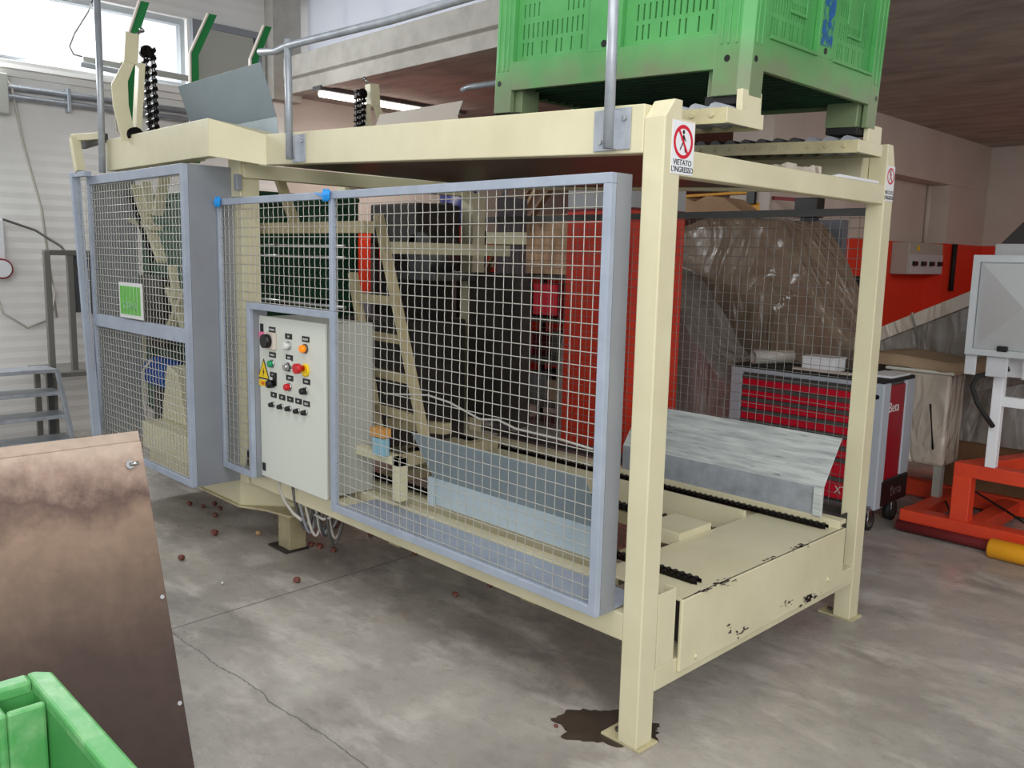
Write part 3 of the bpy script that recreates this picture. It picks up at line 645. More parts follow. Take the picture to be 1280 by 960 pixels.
# maker plate
lp = empty('maker_plate', (-3.45, LY-0.012, 1.21), 'small green striped plate fixed to the left mesh guard', 'sign')
MB().box((-3.585, LY-0.012, 1.205), (-3.255, LY-0.006, 1.405)).build('plate', 'btn_white', lp)
m = MB()
for k in range(6): m.box((-3.568+k*0.050, LY-0.0145, 1.225), (-3.528+k*0.050, LY-0.011, 1.385))
mat('plate_green', (92, 176, 62), 0.5); mat('plate_pale', (150, 200, 150), 0.5)
m.build('stripe_print', 'plate_green', lp)
text('lettering', 'SORMA', 0.062, (-3.42, LY-0.016, 1.255), (1, 0, 0), (0, 0, 1), 'plate_pale', lp, align='CENTER')
# rear guard
RY = 1.655
rg = empty('mesh_guard', (-1.3, RY, 0.46), 'fine dark wire mesh guard on the far side of the machine', 'mesh guard')
MB().box((-2.63, RY-0.015, 1.812), (-0.078, RY+0.015, 1.845)).build('top_rail', 'steel_dark', rg); MB().box((-2.63, RY-0.01, 0.46), (-0.078, RY+0.015, 0.49)).build('bottom_rail', 'steel_dark', rg)
MB().box((-2.46, RY-0.02, 0.46), (-2.455, RY+0.24, 1.97)).build('side_sheet', 'slate', rg)
MB().box((-2.46, RY+0.0, 0.44), (-0.078, RY+0.24, 0.445)).build('bottom_sheet', 'slate', rg)
m = MB(); wire_mesh(m, (-2.44, RY, 0.46), (1, 0, 0), (0, 0, 1), 2.36, 1.37, r=0.0015); m.build('wire_mesh', 'wire_dark', rg)

# ---------------------------------------------------------------- control cabinet
cb = empty('control_cabinet', (-2.08, 0.08, 0.465), 'grey electrical control cabinet with buttons, framed by the long mesh guard', 'control cabinet')
CX0, CX1, CZ0, CZ1, CY = -2.383, -1.782, 0.472, 1.278, -0.05
MB().box((CX0+0.01, CY+0.018, CZ0), (CX1, 0.215, CZ1)).build('housing', 'cabinet_grey', cb, 0.004)
door = MB().box((CX0, CY, CZ0-0.006), (CX1+0.004, CY+0.016, CZ1+0.004)).build('door', 'panel_white', cb, 0.004)
def cp(px, py): return at(px, py, y=CY)
def plateat(px, py, w, h, m, nm='name_label', t=0.003):
    c = cp(px, py); return MB().box((c.x-w/2, CY-t, c.z-h/2), (c.x+w/2, CY, c.z+h/2)).build(nm, m, door)
def knob(px, py, r, d, m, nm='push_button', base=None):
    c = cp(px, py)+Vector((0.004, 0, -0.010))
    if base: MB().tube([(c.x, CY, c.z), (c.x, CY-0.008, c.z)], r*1.25, 16).build('button_collar', base, door)
    return MB().tube([(c.x, CY, c.z), (c.x, CY-d*0.85, c.z), (c.x, CY-d, c.z)], [r, r, r*0.8], 16).build(nm, m, door)
for (x, y, body) in ((340.5, 412, 'GENERALE'), (361, 420.5, 'ON'), (382.5, 424, 'ALLARME'), (341, 443.5, 'MARCIA'), (362, 447, 'RESET'), (342, 468.5, 'MAN'), (362.5, 472.5, 'STOP'), (383.5, 477, 'AUTO'), (342.5, 493.5, 'SU'), (353, 496.5, 'GIU'), (363.2, 499, 'AV'), (373.5, 501.5, 'IND'), (383.5, 504.5, 'CICLO')):
    w_ = 0.062 if y < 480 else 0.056; plateat(x, y, w_, 0.026, 'black'); c = cp(x, y)
    text('label_print', body, 0.0135, (c.x, CY-0.0035, c.z-0.005), (1, 0, 0), (0, 0, 1), 'btn_white', door, align='CENTER', sx=0.8)
plateat(327.5, 409.5, 0.03, 0.04, 'black', 'lock'); plateat(327.5, 418.5, 0.05, 0.032, 'pink', 'warning_label'); plateat(330.5, 583, 0.03, 0.04, 'black', 'lock')
c = cp(341, 426); MB().box((c.x-0.035, CY-0.022, c.z-0.042), (c.x+0.04, CY, c.z+0.042)).build('switch_base', 'pale_board', door, 0.004)
MB().tube([(c.x-0.005, CY-0.02, c.z), (c.x-0.005, CY-0.05, c.z)], 0.034, 20).build('rotary_switch', 'black', door)
knob(360.5, 429.5, 0.017, 0.03, 'btn_white', base='steel'); knob(381.5, 433, 0.018, 0.03, 'btn_orange', base='steel_dark')
knob(340, 452, 0.017, 0.024, 'btn_green', base='steel')
plateat(361.5, 456, 0.042, 0.05, 'btn_white', 'switch_base', 0.006); knob(361, 456, 0.018, 0.03, 'steel', 'key_switch', 'steel_dark')
knob(382, 460, 0.031, 0.01, 'yellow', 'emergency_collar'); c = cp(381.5, 460)
MB().tube([(c.x, CY-0.01, c.z), (c.x, CY-0.03, c.z), (c.x, CY-0.032, c.z), (c.x, CY-0.055, c.z)], [0.013, 0.013, 0.024, 0.024], 18).build('emergency_stop', 'btn_red', door)
plateat(344, 475, 0.03, 0.055, 'black', 'switch_base', 0.006); knob(341, 477, 0.02, 0.035, 'black', 'selector_knob')
knob(361.5, 481, 0.017, 0.028, 'btn_red', base='steel'); knob(382, 486, 0.016, 0.032, 'black', 'selector_knob', 'steel')
for (x, y) in ((341.5, 503), (352, 505.5), (362, 508), (372.5, 511), (382, 513)): knob(x, y, 0.012, 0.026, 'black', 'selector_knob', 'steel')
# high voltage triangle
a, b2, c2 = cp(330, 449), cp(323.6, 472), cp(336.8, 473.5); zb = (b2.z+c2.z)/2
tr = MB().prism([(a.x, CY-0.001, a.z+.004), (b2.x-.004, CY-0.001, zb-.004), (c2.x+.004, CY-0.001, zb-.004)], (0, -0.0015, 0)).build('warning_triangle', 'ink', door)
MB().prism([(a.x, CY-0.0027, a.z-.009), (b2.x+.006, CY-0.0027, zb+.003), (c2.x-.006, CY-0.0027, zb+.003)], (0, -0.001, 0)).build('triangle_face', 'yellow', tr)
mx_ = a.x; mz = zb+0.032
MB().prism([(mx_+.004, CY-0.0038, mz+.022), (mx_-.010, CY-0.0038, mz-.004), (mx_-.002, CY-0.0038, mz-.002), (mx_-.006, CY-0.0038, mz-.024), (mx_+.010, CY-0.0038, mz+.004), (mx_+.002, CY-0.0038, mz+.003)], (0, -0.0006, 0)).build('lightning_bolt', 'ink', tr)
MB().box((b2.x-.004, CY-0.002, zb-.040), (c2.x+.004, CY, zb-.008)).build('voltage_label', 'yellow', door)
text('label_print', '380 V', 0.024, ((b2.x+c2.x)/2, CY-0.0025, zb-.033), (1, 0, 0), (0, 0, 1), 'btn_red', door, align='CENTER')
# cable bundle below the cabinet
cbl = empty('cable_bundle', (-2.05, 0.05, 0.28), 'bundle of grey cables hanging in loops below the control cabinet', 'cables')
rnd = random.Random(3)
for k in range(11):
    x0 = -2.19+0.030*k; x1 = -2.14+0.028*k+rnd.uniform(-.02, .02); dz = 0.24+rnd.uniform(-.03, .035); y0 = -0.01+rnd.uniform(0, .06)
    pts = []
    for j in range(13):
        t = j/12; pts.append((x0+(x1-x0)*t+0.02*sin(t*pi)*(1 if k < 6 else -1), y0+0.10*t, 0.475-dz*sin(t*pi)**0.7))
    MB().tube(pts, 0.0075, 6).build('cable', 'cable' if k % 3 == 0 else 'steel_dark' if k % 3 == 1 else 'sheet_grey', cbl)
pts = [at(349, 598, y=0), at(350, 612, y=0), at(357, 628, y=0), at(367, 642, y=0), at(377, 650, y=0)]; MB().tube(pts, 0.0085, 7).build('cable', 'cable', cbl)
pts = [at(394, 643, y=0.03), at(404, 649, y=0.03), at(413, 647, y=0.03), at(415, 636, y=0.03)]; MB().tube(pts, 0.0075, 7).build('cable', 'cable', cbl)

# ---------------------------------------------------------------- handrail on top
hr = empty('handrail', (-1.2, -0.03, 1.97), 'galvanised tube handrail bolted to the front of the cream top beam', 'handrail')
MB().tube([(-0.185, -0.035, 1.935), (-0.185, -0.035, 2.55)], 0.0165, 14).build('upright', 'galv', hr)
MB().tube([(-2.088, -0.035, 2.02), (-2.088, -0.035, 2.55)], 0.0165, 14).build('upright', 'galv', hr)
MB().tube([at(325, 65, y=-.035), at(345, 64, y=-.035), (-2.088, -0.035, 2.522), (-1.3, -0.035, 2.50), (-0.185, -0.035, 2.50), (0.4, -0.035, 2.50)], 0.0165, 14).build('rail', 'galv', hr)
for x, z in ((-0.185, 1.995), (-2.06, 2.07)):
    w1, w2 = (-0.05, 0.10) if x > -1 else (-0.05, 0.07)
    p = MB().box((x-0.085 if x > -1 else x-0.05, -0.007, z-0.062), (x+0.06, -0.001, z+0.062)).build('base_plate', 'galv', hr, 0.001)
    MB().box((x+0.012, -0.030, z-0.062), (x+0.016, -0.007, z+0.055)).build('web', 'galv', p)
    for dx, dz in ((-0.055, -0.035), (0.038, 0.030)): MB().tube([(x+dx, -0.007, z+dz), (x+dx, -0.014, z+dz)], 0.008, 6).build('bolt', 'steel', p)
tag(MB().tube([at(128, 216, y=-.23), at(126, 130, y=-.23), at(120, -30, y=-.23)], 0.019, 12).build('handrail_post', 'galv'), 'tall bare galvanised tube post at the left end of the machine', 'post')

# ---------------------------------------------------------------- lift arms with chains
def arm(base, top, s_, label):
    e = empty('chain_lifter', base, label, 'chain lifter', 'chain lifters')
    b = Vector(base); h = top-b.z
    P = lambda u, v: b+Vector((0, u*s_, v))
    m = MB(); pl_ = [(-0.045, 0.0), (0.035, 0.0), (0.00, 0.33*h), (-0.0, 0.55*h), (0.06, 0.80*h), (0.02, 0.84*h), (-0.09, 0.5*h), (-0.085, 0.3*h)]
    m.prism([P(*t)+Vector((0.03, 0, 0)) for t in pl_], (-0.012, 0, 0)); m.build('side_plate', 'cream', e, 0.002)
    m = MB(); m.bar(P(0.045, 0), P(0.085, 0.74*h), 0.06, 0.035); m.build('strut', 'cream', e, 0.002)
    m = MB(); m.bar(P(0.02, 0.72*h), P(0.035, 1.0*h), 0.066, 0.075); m.build('head_block', 'cream', e, 0.003)
    m = MB(); m.tube([P(0.05, 0.98*h), P(0.10, 1.05*h)], 0.008, 6); m.tube([P(0.095, 1.045*h), P(0.105, 1.062*h)], 0.015, 6); m.build('adjusting_bolt', 'steel', e)
    # looped chain hung over the head
    m = MB(); n = 24
    for side in (0, 1):
        for k in range(n):
            t = k/n; c = P(0.11+0.045*side*(1-t*.3)+0.02*t, (0.88-0.86*t)*h); q_ = 1 if (k+side) % 2 else 0
            if q_: m.tube([c+Vector((-.028, 0, 0)), c+Vector((.028, 0, 0))], 0.0125, 7)
            for sx_ in (-.020, .020): m.bar(c+Vector((sx_*(1.25 if q_ else .7), 0, -h*.024)), c+Vector((sx_*(1.25 if q_ else .7), 0, h*.024)), 0.022 if q_ else 0.012, 0.008, (0, 1, 0))
    m.tube([P(0.12, 0.86*h)+Vector((-.02, 0, 0)), P(0.12, 0.86*h)+Vector((.02, 0, 0))], 0.035, 12); m.build('lift_chain', 'chain', e)
    MB().tube([P(0.02, 0.06*h)+Vector((-.03, 0, 0)), P(0.02, 0.06*h)+Vector((.07, 0, 0))], 0.04, 12).build('drive_sprocket', 'chain', e)
    return e
arm((-3.60, -0.19, 2.20), 2.79, 1, 'cream lift arm with black chain at the left end of the top frame')
arm((-3.60, 1.52, 2.22), 2.76, -1, 'cream lift arm with black chain standing before the tube light')
tag(MB().tube([at(155, 127, y=-.2), at(147, 131, y=-.2), at(144, 150, y=-.2), at(146, 166, y=-.2), at(153, 167, y=-.2)], 0.006, 6).build('cable', 'cable'), 'thin grey cable looping at the foot of the left lift arm', 'cable')
# green flared posts
for k, (bx, by, tx, ty, lab) in enumerate(((163, 56, 181, 2, 'green bent steel guide post behind the left lift arm'), (243, 68, 266, 18, 'green bent steel guide post rising behind the middle of the dark guide plate'), (318, 75, 335, 33, 'green bent steel guide post at the right corner of the dark guide plate'))):
    X = -3.95; a = at(bx, by, x=X); b = at(tx, ty, x=X); z0 = 2.15; base = Vector((X, a.y-0.01, z0))
    e = empty('guide_post', base, lab, 'guide post', 'green guide posts')
    for nm, dx, w, mt in (('green_web', 0, 0.045, 'green_dark'), ('pale_flange', 0.0, 0.012, 'pale_board')):
        m = MB(); off = Vector((0, 0, 0)) if nm == 'green_web' else Vector((0.02, -0.035, 0))
        m.bar(base+off, a+off, 0.03 if nm == 'green_web' else 0.012, 0.05 if nm == 'green_web' else 0.06, (1, 0, 0)) if False else m.prism([base+off+Vector((0, -.028 if nm == 'green_web' else -.004, 0)), base+off+Vector((0, .028 if nm == 'green_web' else .006, 0)), a+off+Vector((0, .028 if nm == 'green_web' else .006, 0)), b+off+Vector((0, .028 if nm == 'green_web' else .006, 0)), b+off+Vector((0, -.028 if nm == 'green_web' else -.004, 0)), a+off+Vector((0, -.028 if nm == 'green_web' else -.004, 0))], (-0.03, 0, 0))
        m.build(nm, mt, e)

# ---------------------------------------------------------------- plastic pallet bins
def make_bin():
    """origin at the corner, x 0..-1.2, y 0..1, z 0..0.76"""
    L, W, H = 1.2, 1.0, 0.76
    e = empty('plastic_bin', (0, 0, 0), 'x', 'plastic bin')
    z0 = 0.10; t = 0.012; ins = 0.022
    def slots(Lx):
        hs = []; half = Lx/2
        for c0, c1 in ((0.13, half-0.10), (half+0.10, Lx-0.13)):
            w_ = c1-c0
            for row, (za, zb) in enumerate(((0.115, 0.165), (0.18, 0.235), (0.26, 0.31), (0.42, 0.47), (0.49, 0.54))):
                N = 13
                for k in range(N):
                    if row in (0,) and k in (3, 6, 9, 11): continue
                    if row == 2 and 3 < k < 9: continue
                    x = c0+0.03+(w_-0.06)*k/(N-1)
                    hs.append((x-0.0035, za, x+0.0035, zb))
        return hs
    body = MB()
    hx = slots(L); hy = slots(W)
    body.plate((-L+0, ins+t, z0), (1, 0, 0), (0, 0, 1), L, H-z0, -t if False else t, hx) if False else None
    # recessed wall sheets
    def wall(o, ux, Lx, hs): body.plate(o, ux, (0, 0, 1), Lx, H-z0-0.02, t, hs)
    wall((-L+ins, ins+t, z0), (1, 0, 0), L-2*ins, [(a-ins, b, c-ins, d) for a, b, c, d in hx])           # front, normal -y
    wall((-ins, W-ins-t, z0), (-1, 0, 0), L-2*ins, [(a-ins, b, c-ins, d) for a, b, c, d in hx])
    wall((-ins-t, ins, z0), (0, 1, 0), W-2*ins, [(a-ins, b, c-ins, d) for a, b, c, d in hy])              # right, normal +x
    wall((-L+ins+t, W-ins, z0), (0, -1, 0), W-2*ins, [(a-ins, b, c-ins, d) for a, b, c, d in hy])
    body.build('side_walls', 'bin_green_worn', e, 0, (0, 0, 0))
    fr = MB(); q = 0.125; ch = 0.03
    # corner columns with chamfered outer edge and grooves
    for sx, sy in ((0, 0), (1, 0), (0, 1), (1, 1)):
        X = lambda u: -u if sx == 0 else -L+u
        Y = lambda v: v if sy == 0 else W-v
        prof = [(ch, 0), (q, 0), (q, ins), (ins+0.02, ins+0.0), (ins, ins+0.02), (ins, q-0.02), (0, q-0.02), (0, ch)]
        pts = [(X(u), Y(v), 0.0) for u, v in prof]
        fr.prism(pts, (0, 0, H-0.015))
        for u in (0.045, 0.075, 0.10):
            fr.box((X(u)-0.004, Y(-0.004), 0.16), (X(u)+0.004, Y(0.002), H-0.1)); 
            if u < 0.09: fr.box((X(-0.004), Y(u)-0.004, 0.16), (X(0.002), Y(u)+0.004, H-0.1))
    # centre columns
    for (a, b) in (((-L/2-0.075, 0), (-L/2+0.075, ins)), ((-L/2-0.075, W-ins), (-L/2+0.075, W)), ((-ins, W/2-0.055), (0, W/2+0.055)), ((-L, W/2-0.055), (-L+ins, W/2+0.055))):
        fr.box((a[0], a[1], 0.19), (b[0], b[1], H-0.07))
    # bottom band, top rim
    for (z1, z2, e_) in ((0.085, 0.195, 0.0), (H-0.075, H-0.03, 0.0)):
        fr.box((-L+q-0.04, 0.001+e_, z1), (-q+0.04, ins+0.002, z2)); fr.box((-L+q-0.04, W-ins-0.002, z1), (-q+0.04, W-e_-0.001, z2))
        fr.box((-ins-0.002, q-0.05, z1), (-0.001-e_, W-q+0.05, z2)); fr.box((-L+e_+0.001, q-0.05, z1), (-L+ins+0.002, W-q+0.05, z2))
    for a_, b_ in ((0.12, 0.44), (0.56, 0.88)): fr.box((-0.01, a_, 0.188), (0.007, b_, 0.200))
    # small embossed frames on the panels
    for c in (-0.34, -0.86): fr.box((c-0.06, ins-0.006, 0.43), (c+0.10, ins+0.002, 0.50))
    for c in (0.30, 0.72): fr.box((-ins-0.002, c-0.03, 0.30), (-ins+0.006, c+0.07, 0.312)); fr.box((-ins-0.002, c-0.04, 0.34), (-ins+0.006, c-0.032, 0.50)); fr.box((-ins-0.002, c+0.072, 0.30), (-ins+0.006, c+0.08, 0.44))
    fr.build('frame_ribs', 'bin_green_worn', e, 0.006, (0, 0, 0))
    rim = MB().plate((0.004, -0.004, H-0.03), (0, 1, 0), (-1, 0, 0), W+0.008, L+0.008, 0.03 if False else -0.03, [(0.06, 0.06, W-0.052, L-0.052)])
    rim = MB(); rim.prism([(-L-.004, .02, H-.028), (-L+.02, -.004, H-.028), (-.02, -.004, H-.028), (.004, .02, H-.028), (.004, .036, H-.028), (-L-.004, .036, H-.028)], (0, 0, .028)); rim.prism([(-L-.004, W-.02, H-.028), (-L+.02, W+.004, H-.028), (-.02, W+.004, H-.028), (.004, W-.02, H-.028), (.004, W-.036, H-.028), (-L-.004, W-.036, H-.028)], (0, 0, .028)); rim.box((-.036, .036, H-.028), (.004, W-.036, H)); rim.box((-L-.004, .036, H-.028), (-L+.036, W-.036, H))
    for sx in (0, 1):
        for sy in (0, 1):
            X = lambda u: -u if sx == 0 else -L+u
            Y = lambda v: v if sy == 0 else W-v
            rim.prism([(X(.036), Y(.10), H-.20), (X(.036), Y(.115), H-.20), (X(.12), Y(.115), H-.20), (X(.12), Y(.10), H-.20)], (0, 0, 0.19)); rim.prism([(X(.105), Y(.036), H-.20), (X(.12), Y(.036), H-.20), (X(.12), Y(.10), H-.20), (X(.105), Y(.10), H-.20)], (0, 0, 0.19)); rim.prism([(X(.03), Y(.03), H-.07), (X(.105), Y(.03), H-.07), (X(.03), Y(.105), H-.07)], (0, 0, 0.012))
    rim.build('rim', 'bin_green', e, 0.008, (0, 0, 0))
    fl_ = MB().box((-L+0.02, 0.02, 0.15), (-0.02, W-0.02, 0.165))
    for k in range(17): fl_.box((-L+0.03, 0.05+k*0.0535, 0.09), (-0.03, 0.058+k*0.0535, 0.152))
    fl_.build('base_slab', 'bin_under_shaded', e, 0, (0, 0, 0))
    for X in (-0.16, -L+0.03):
        for Y in (0.03, W-0.13):
            MB().box((X, Y, 0.0), (X+0.13, Y+0.10, 0.10)).build('foot', 'bin_green_worn', e, 0.004, (0, 0, 0))
    for X in (-0.155, -L+0.025):
        for Y in (0.012, W-0.13): MB().box((X, Y, -0.026), (X+0.13, Y+0.118, 0.002)).build('runner_pad', 'rubber', e, 0.003, (0, 0, 0))
    for p, q2, r_ in [((x, 0.004, 0.115), (x, -0.001, 0.115), 0.011) for x in (-0.075, -L+0.055)]+[((-L/2, 0.004, 0.215), (-L/2, -0.001, 0.215), 0.013)]+[((-0.004, y, 0.115), (0.001, y, 0.115), 0.010) for y in (0.05, W-0.05)]+[((-0.004, W/2, 0.215), (0.001, W/2, 0.215), 0.011)]:
        MB().tube([p, q2], r_, 16).build('drain_hole', 'black', e, 0, (0, 0, 0))
    return e
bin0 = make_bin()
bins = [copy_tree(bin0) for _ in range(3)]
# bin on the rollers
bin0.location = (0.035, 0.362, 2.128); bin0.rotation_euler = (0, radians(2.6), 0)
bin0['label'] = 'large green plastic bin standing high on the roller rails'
mm_ = bpy.data.materials.new('blue_spray'); mm_.use_nodes = True; _n = mm_.node_tree.nodes; _l = mm_.node_tree.links
_b = _n['Principled BSDF']; _b.inputs['Base Color'].default_value = (*s2l((36, 104, 176)), 1); _b.inputs['Roughness'].default_value = 0.5
_tc = _n.new('ShaderNodeTexCoord'); _t = _n.new('ShaderNodeTexNoise'); _t.inputs['Scale'].default_value = 26; _t.inputs['Detail'].default_value = 5; _l.new(_tc.outputs['Object'], _t.inputs['Vector'])
_r = _n.new('ShaderNodeMapRange'); _r.inputs[1].default_value = 0.42; _r.inputs[2].default_value = 0.56; _r.inputs[4].default_value = 0.75; _l.new(_t.outputs['Fac'], _r.inputs[0]); _l.new(_r.outputs[0], _b.inputs['Alpha'])
M['blue_spray'] = mm_
o = MB().box((0.0005, 0.46, 0.23), (0.0012, 0.54, 0.46)).build('paint_mark', 'blue_spray', bin0, 0, (0, 0, 0))
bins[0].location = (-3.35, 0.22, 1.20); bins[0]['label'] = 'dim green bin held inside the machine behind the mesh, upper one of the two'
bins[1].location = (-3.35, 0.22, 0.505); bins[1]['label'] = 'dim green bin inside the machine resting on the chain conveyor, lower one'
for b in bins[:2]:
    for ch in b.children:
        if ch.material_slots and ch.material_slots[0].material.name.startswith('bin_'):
            ch.material_slots[0].link = 'OBJECT'; ch.material_slots[0].material = M['bin_green_shaded']
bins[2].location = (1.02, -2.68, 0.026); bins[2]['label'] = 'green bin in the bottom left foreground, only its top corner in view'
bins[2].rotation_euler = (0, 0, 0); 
for b in (bin0, *bins): b['group'] = 'green plastic bins'

# ---------------------------------------------------------------- inner mechanism
mech = empty('lift_carriage', (-2.0, 0.3, 0.45), 'slanting cream ladder-like lift carriage behind the mesh, right of the inner bins', 'lift carriage')
A0, A1, B0, B1 = Vector((-1.86, 0.30, 1.78)), Vector((-1.46, 0.30, 0.66)), Vector((-2.12, 0.33, 1.50)), Vector((-1.88, 0.33, 0.66))
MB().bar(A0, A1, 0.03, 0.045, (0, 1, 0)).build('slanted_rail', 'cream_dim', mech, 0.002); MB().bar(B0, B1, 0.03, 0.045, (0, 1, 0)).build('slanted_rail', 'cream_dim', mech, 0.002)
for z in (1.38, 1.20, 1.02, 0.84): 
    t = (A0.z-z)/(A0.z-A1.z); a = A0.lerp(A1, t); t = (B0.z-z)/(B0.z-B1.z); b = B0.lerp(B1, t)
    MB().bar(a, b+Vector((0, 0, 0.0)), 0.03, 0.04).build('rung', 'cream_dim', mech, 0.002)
MB().box((-3.3, 0.14, 1.69), (-1.75, 0.20, 1.745)).build('carriage_beam', 'cream_dim', mech, 0.002)
MB().bar((-2.72, 0.26, 2.0), (-2.55, 0.26, 1.74), 0.03, 0.05, (0, 1, 0)).build('hanger', 'cream_dim', mech, 0.002)
for z in (1.63, 1.575, 1.34): MB().tube([(-3.3, 0.17, z), (-1.95, 0.17, z)], 0.009, 6).build('guide_rod', 'steel', mech)
MB().box((-1.75, 0.9, 1.66), (-0.9-0.6, 0.94, 1.72)).build('carriage_beam', 'cream', mech, 0.002)
MB().box((-2.05, 0.5, 1.60), (-1.99, 1.3, 1.66)).build('cross_link', 'cream', mech)
MB().box((-2.9, 0.75, 0.50), (-2.36, 1.3, 1.22)).build('counterweight', 'dark', mech, 0.01)
MB().box((-2.36, 1.32, 0.62), (-1.9, 1.40, 1.50)).build('back_plate', 'dark', mech, 0.004)
MB().box((-3.33, 1.36, 0.62), (-2.64, 1.42, 1.92)).build('back_plate', 'dark', mech, 0.004)
MB().tube([(-2.5, 1.05, 1.60), (-2.5, 1.25, 1.60)], 0.13, 20).build('pulley', 'steel_dark', mech)
MB().box((-3.0, 1.05, 1.66), (-2.52, 1.38, 1.90)).build('winch_housing', 'dark', mech, 0.01)
MB().box((-2.75, 1.0, 1.45), (-2.3, 1.38, 1.50)).build('pulley_bracket', 'steel_dark', mech, 0.004)
wc = [at(480, 492, y=.05), at(505, 493, y=.05), at(535, 494, y=.05), at(562, 503, y=.03), at(600, 524, y=.03), at(623, 525, y=.03), at(645, 536, y=.03), at(700, 549, y=.03), at(742, 562, y=.0)]
tag(MB().tube(wc, 0.0045, 6).build('cable', 'wire'), 'thin white cable sagging behind the long mesh guard', 'cable')
# drive group in the left cell
dg_ = empty('drive_unit', (-3.5, 0.25, 0.38), 'cream drive unit with blue motor and scissor levers inside the left cell', 'drive unit')
MB().box((-3.30, -0.14, 0.40), (-2.46, 0.16, 0.56)).build('base_box', 'cream', dg_, 0.004)
MB().prism([(-3.30, -0.02, 0.56), (-2.95, -0.02, 0.56), (-3.05, -0.02, 0.86), (-3.20, -0.02, 0.90)], (0, 0.14, 0)).build('gear_cover', 'cream', dg_, 0.01)
mo = MB().tube([(-3.72, 0.12, 0.80), (-3.42, 0.12, 0.80)], 0.085, 18).build('motor', 'blue_motor', dg_)
m = MB()
for k in range(8): m.ring((-3.70+k*.034, .12, .80), (-3.694+k*.034, .12, .80), 0.098, 0.08, 18)
m.build('cooling_fins', 'blue_motor', mo)
MB().box((-3.62, 0.06, 0.56), (-3.5, 0.18, 0.72)).build('motor_foot', 'steel_dark', dg_)
m = MB(); m.bar((-3.30, 0.06, 1.36), (-3.02, 0.06, 1.08), 0.03, 0.06, (0, 1, 0)); m.bar((-3.02, 0.05, 1.36), (-3.28, 0.05, 1.12), 0.03, 0.06, (0, 1, 0)); m.bar((-3.25, 0.06, 1.5), (-3.2, 0.06, 1.3), 0.03, 0.05, (0, 1, 0)); m.build('scissor_levers', 'cream', dg_, 0.004)
m = MB(); m.bar((-3.72, 0.0, 1.78), (-3.32, 0.0, 1.72), 0.03, 0.07, (0, 1, 0)); m.bar((-3.62, 0.0, 1.98), (-3.25, 0.0, 1.52), 0.03, 0.06, (0, 1, 0)); m.bar((-3.5, 0.02, 2.0), (-3.44, 0.02, 1.8), 0.03, 0.06, (0, 1, 0)); m.bar((-3.22, 0.02, 2.02), (-3.34, 0.02, 1.8), 0.03, 0.06, (0, 1, 0)); m.build('pusher_levers', 'cream', dg_, 0.004)
chain_mb((-3.62, -0.03, 1.92), (-3.30, -0.03, 1.52), 0.03).build('drive_chain', 'chain', dg_)
m = MB(); m.box((-3.86, 0.0, 0.80), (-3.81, 0.06, 1.33)); m.box((-3.76, 0.0, 0.80), (-3.71, 0.06, 1.33)); m.build('guide_column', 'cream', dg_, 0.003)
MB().box((-4.75, 0.55, 0.10), (-4.20, 0.65, 1.50)).build('back_plate', 'dark', dg_)
MB().box((-4.30, 0.12, 0.95), (-3.55, 0.18, 1.42)).build('back_plate', 'dark', dg_)
MB().box((-4.35, 0.30, 0.45), (-4.17, 0.5, 1.0)).build('valve_block', 'steel_dark', dg_, 0.01)
MB().tube([(-3.35, -0.05, 0.92), (-3.45, -0.06, 0.85), (-3.47, -0.06, 0.70), (-3.44, -0.06, 0.55), (-3.30, -0.06, 0.46)], 0.009, 6).build('hose', 'cable', dg_)
MB().tube([(-3.40, -0.07, 0.40), (-3.25, -0.07, 0.47), (-3.10, -0.07, 0.52), (-2.95, -0.07, 0.54)], 0.009, 6).build('hose', 'rubber', dg_)
dg_.location.x -= 0.40; WL[dg_.name] = Vector(dg_.location)
m = MB()
for k in range(5): m.tube([(-2.60+0.04*k, -0.02, 0.46), (-2.56+0.03*k, -0.03, 0.56-0.01*k), (-2.50+0.02*k, 0.0, 0.50)], 0.008, 6)
tag(m.build('hydraulic_hoses', 'steel_dark'), 'tangle of dark hoses in the lower left corner behind the long guard', 'hoses')

# ================================================================ FOREGROUND SHEET
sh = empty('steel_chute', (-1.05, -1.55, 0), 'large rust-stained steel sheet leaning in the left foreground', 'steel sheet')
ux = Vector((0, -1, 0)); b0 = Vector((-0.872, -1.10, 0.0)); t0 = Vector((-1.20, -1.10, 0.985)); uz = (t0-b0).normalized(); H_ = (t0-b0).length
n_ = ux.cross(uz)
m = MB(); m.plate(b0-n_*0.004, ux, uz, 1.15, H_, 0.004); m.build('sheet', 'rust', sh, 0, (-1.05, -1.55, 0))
lip = t0+Vector((-0.045, 0.012, 0.022))
m = MB(); m.prism([t0, t0+ux*1.15, lip+ux*1.15, lip], (0.0015, 0, 0.004)); m.build('top_fold', 'rust', sh, 0, (-1.05, -1.55, 0))
m = MB(); m.prism([b0, t0, t0+Vector((-0.05, 0, -.01)), b0+Vector((-0.05, 0, 0))], (0, 0.003, 0)); m.build('side_fold', 'rust', sh, 0, (-1.05, -1.55, 0))
m = MB()
for yy in (-1.2, -2.1): m.bar((-1.19, yy, 0.9), (-1.75, yy, 0.0), 0.04, 0.04, (0, 1, 0))
m.build('back_strut', 'steel_dark', sh)
c = at(160, 576, y=-1.15); c = b0+uz*(H_-0.07)+ux*0.045
n_ = -n_; m = MB(); m.tube([c, c+n_*0.014], 0.014, 8); m.tube([c+n_*0.012, c+n_*0.024+ux*-0.022], 0.007, 6); m.build('wing_screw', 'steel', sh)
for k, tt in enumerate((0.52, 0.20)):
    c = b0+uz*(H_*tt)+ux*0.012; MB().tube([c, c+n_*0.008], 0.007, 8).build('rivet', 'steel', sh)

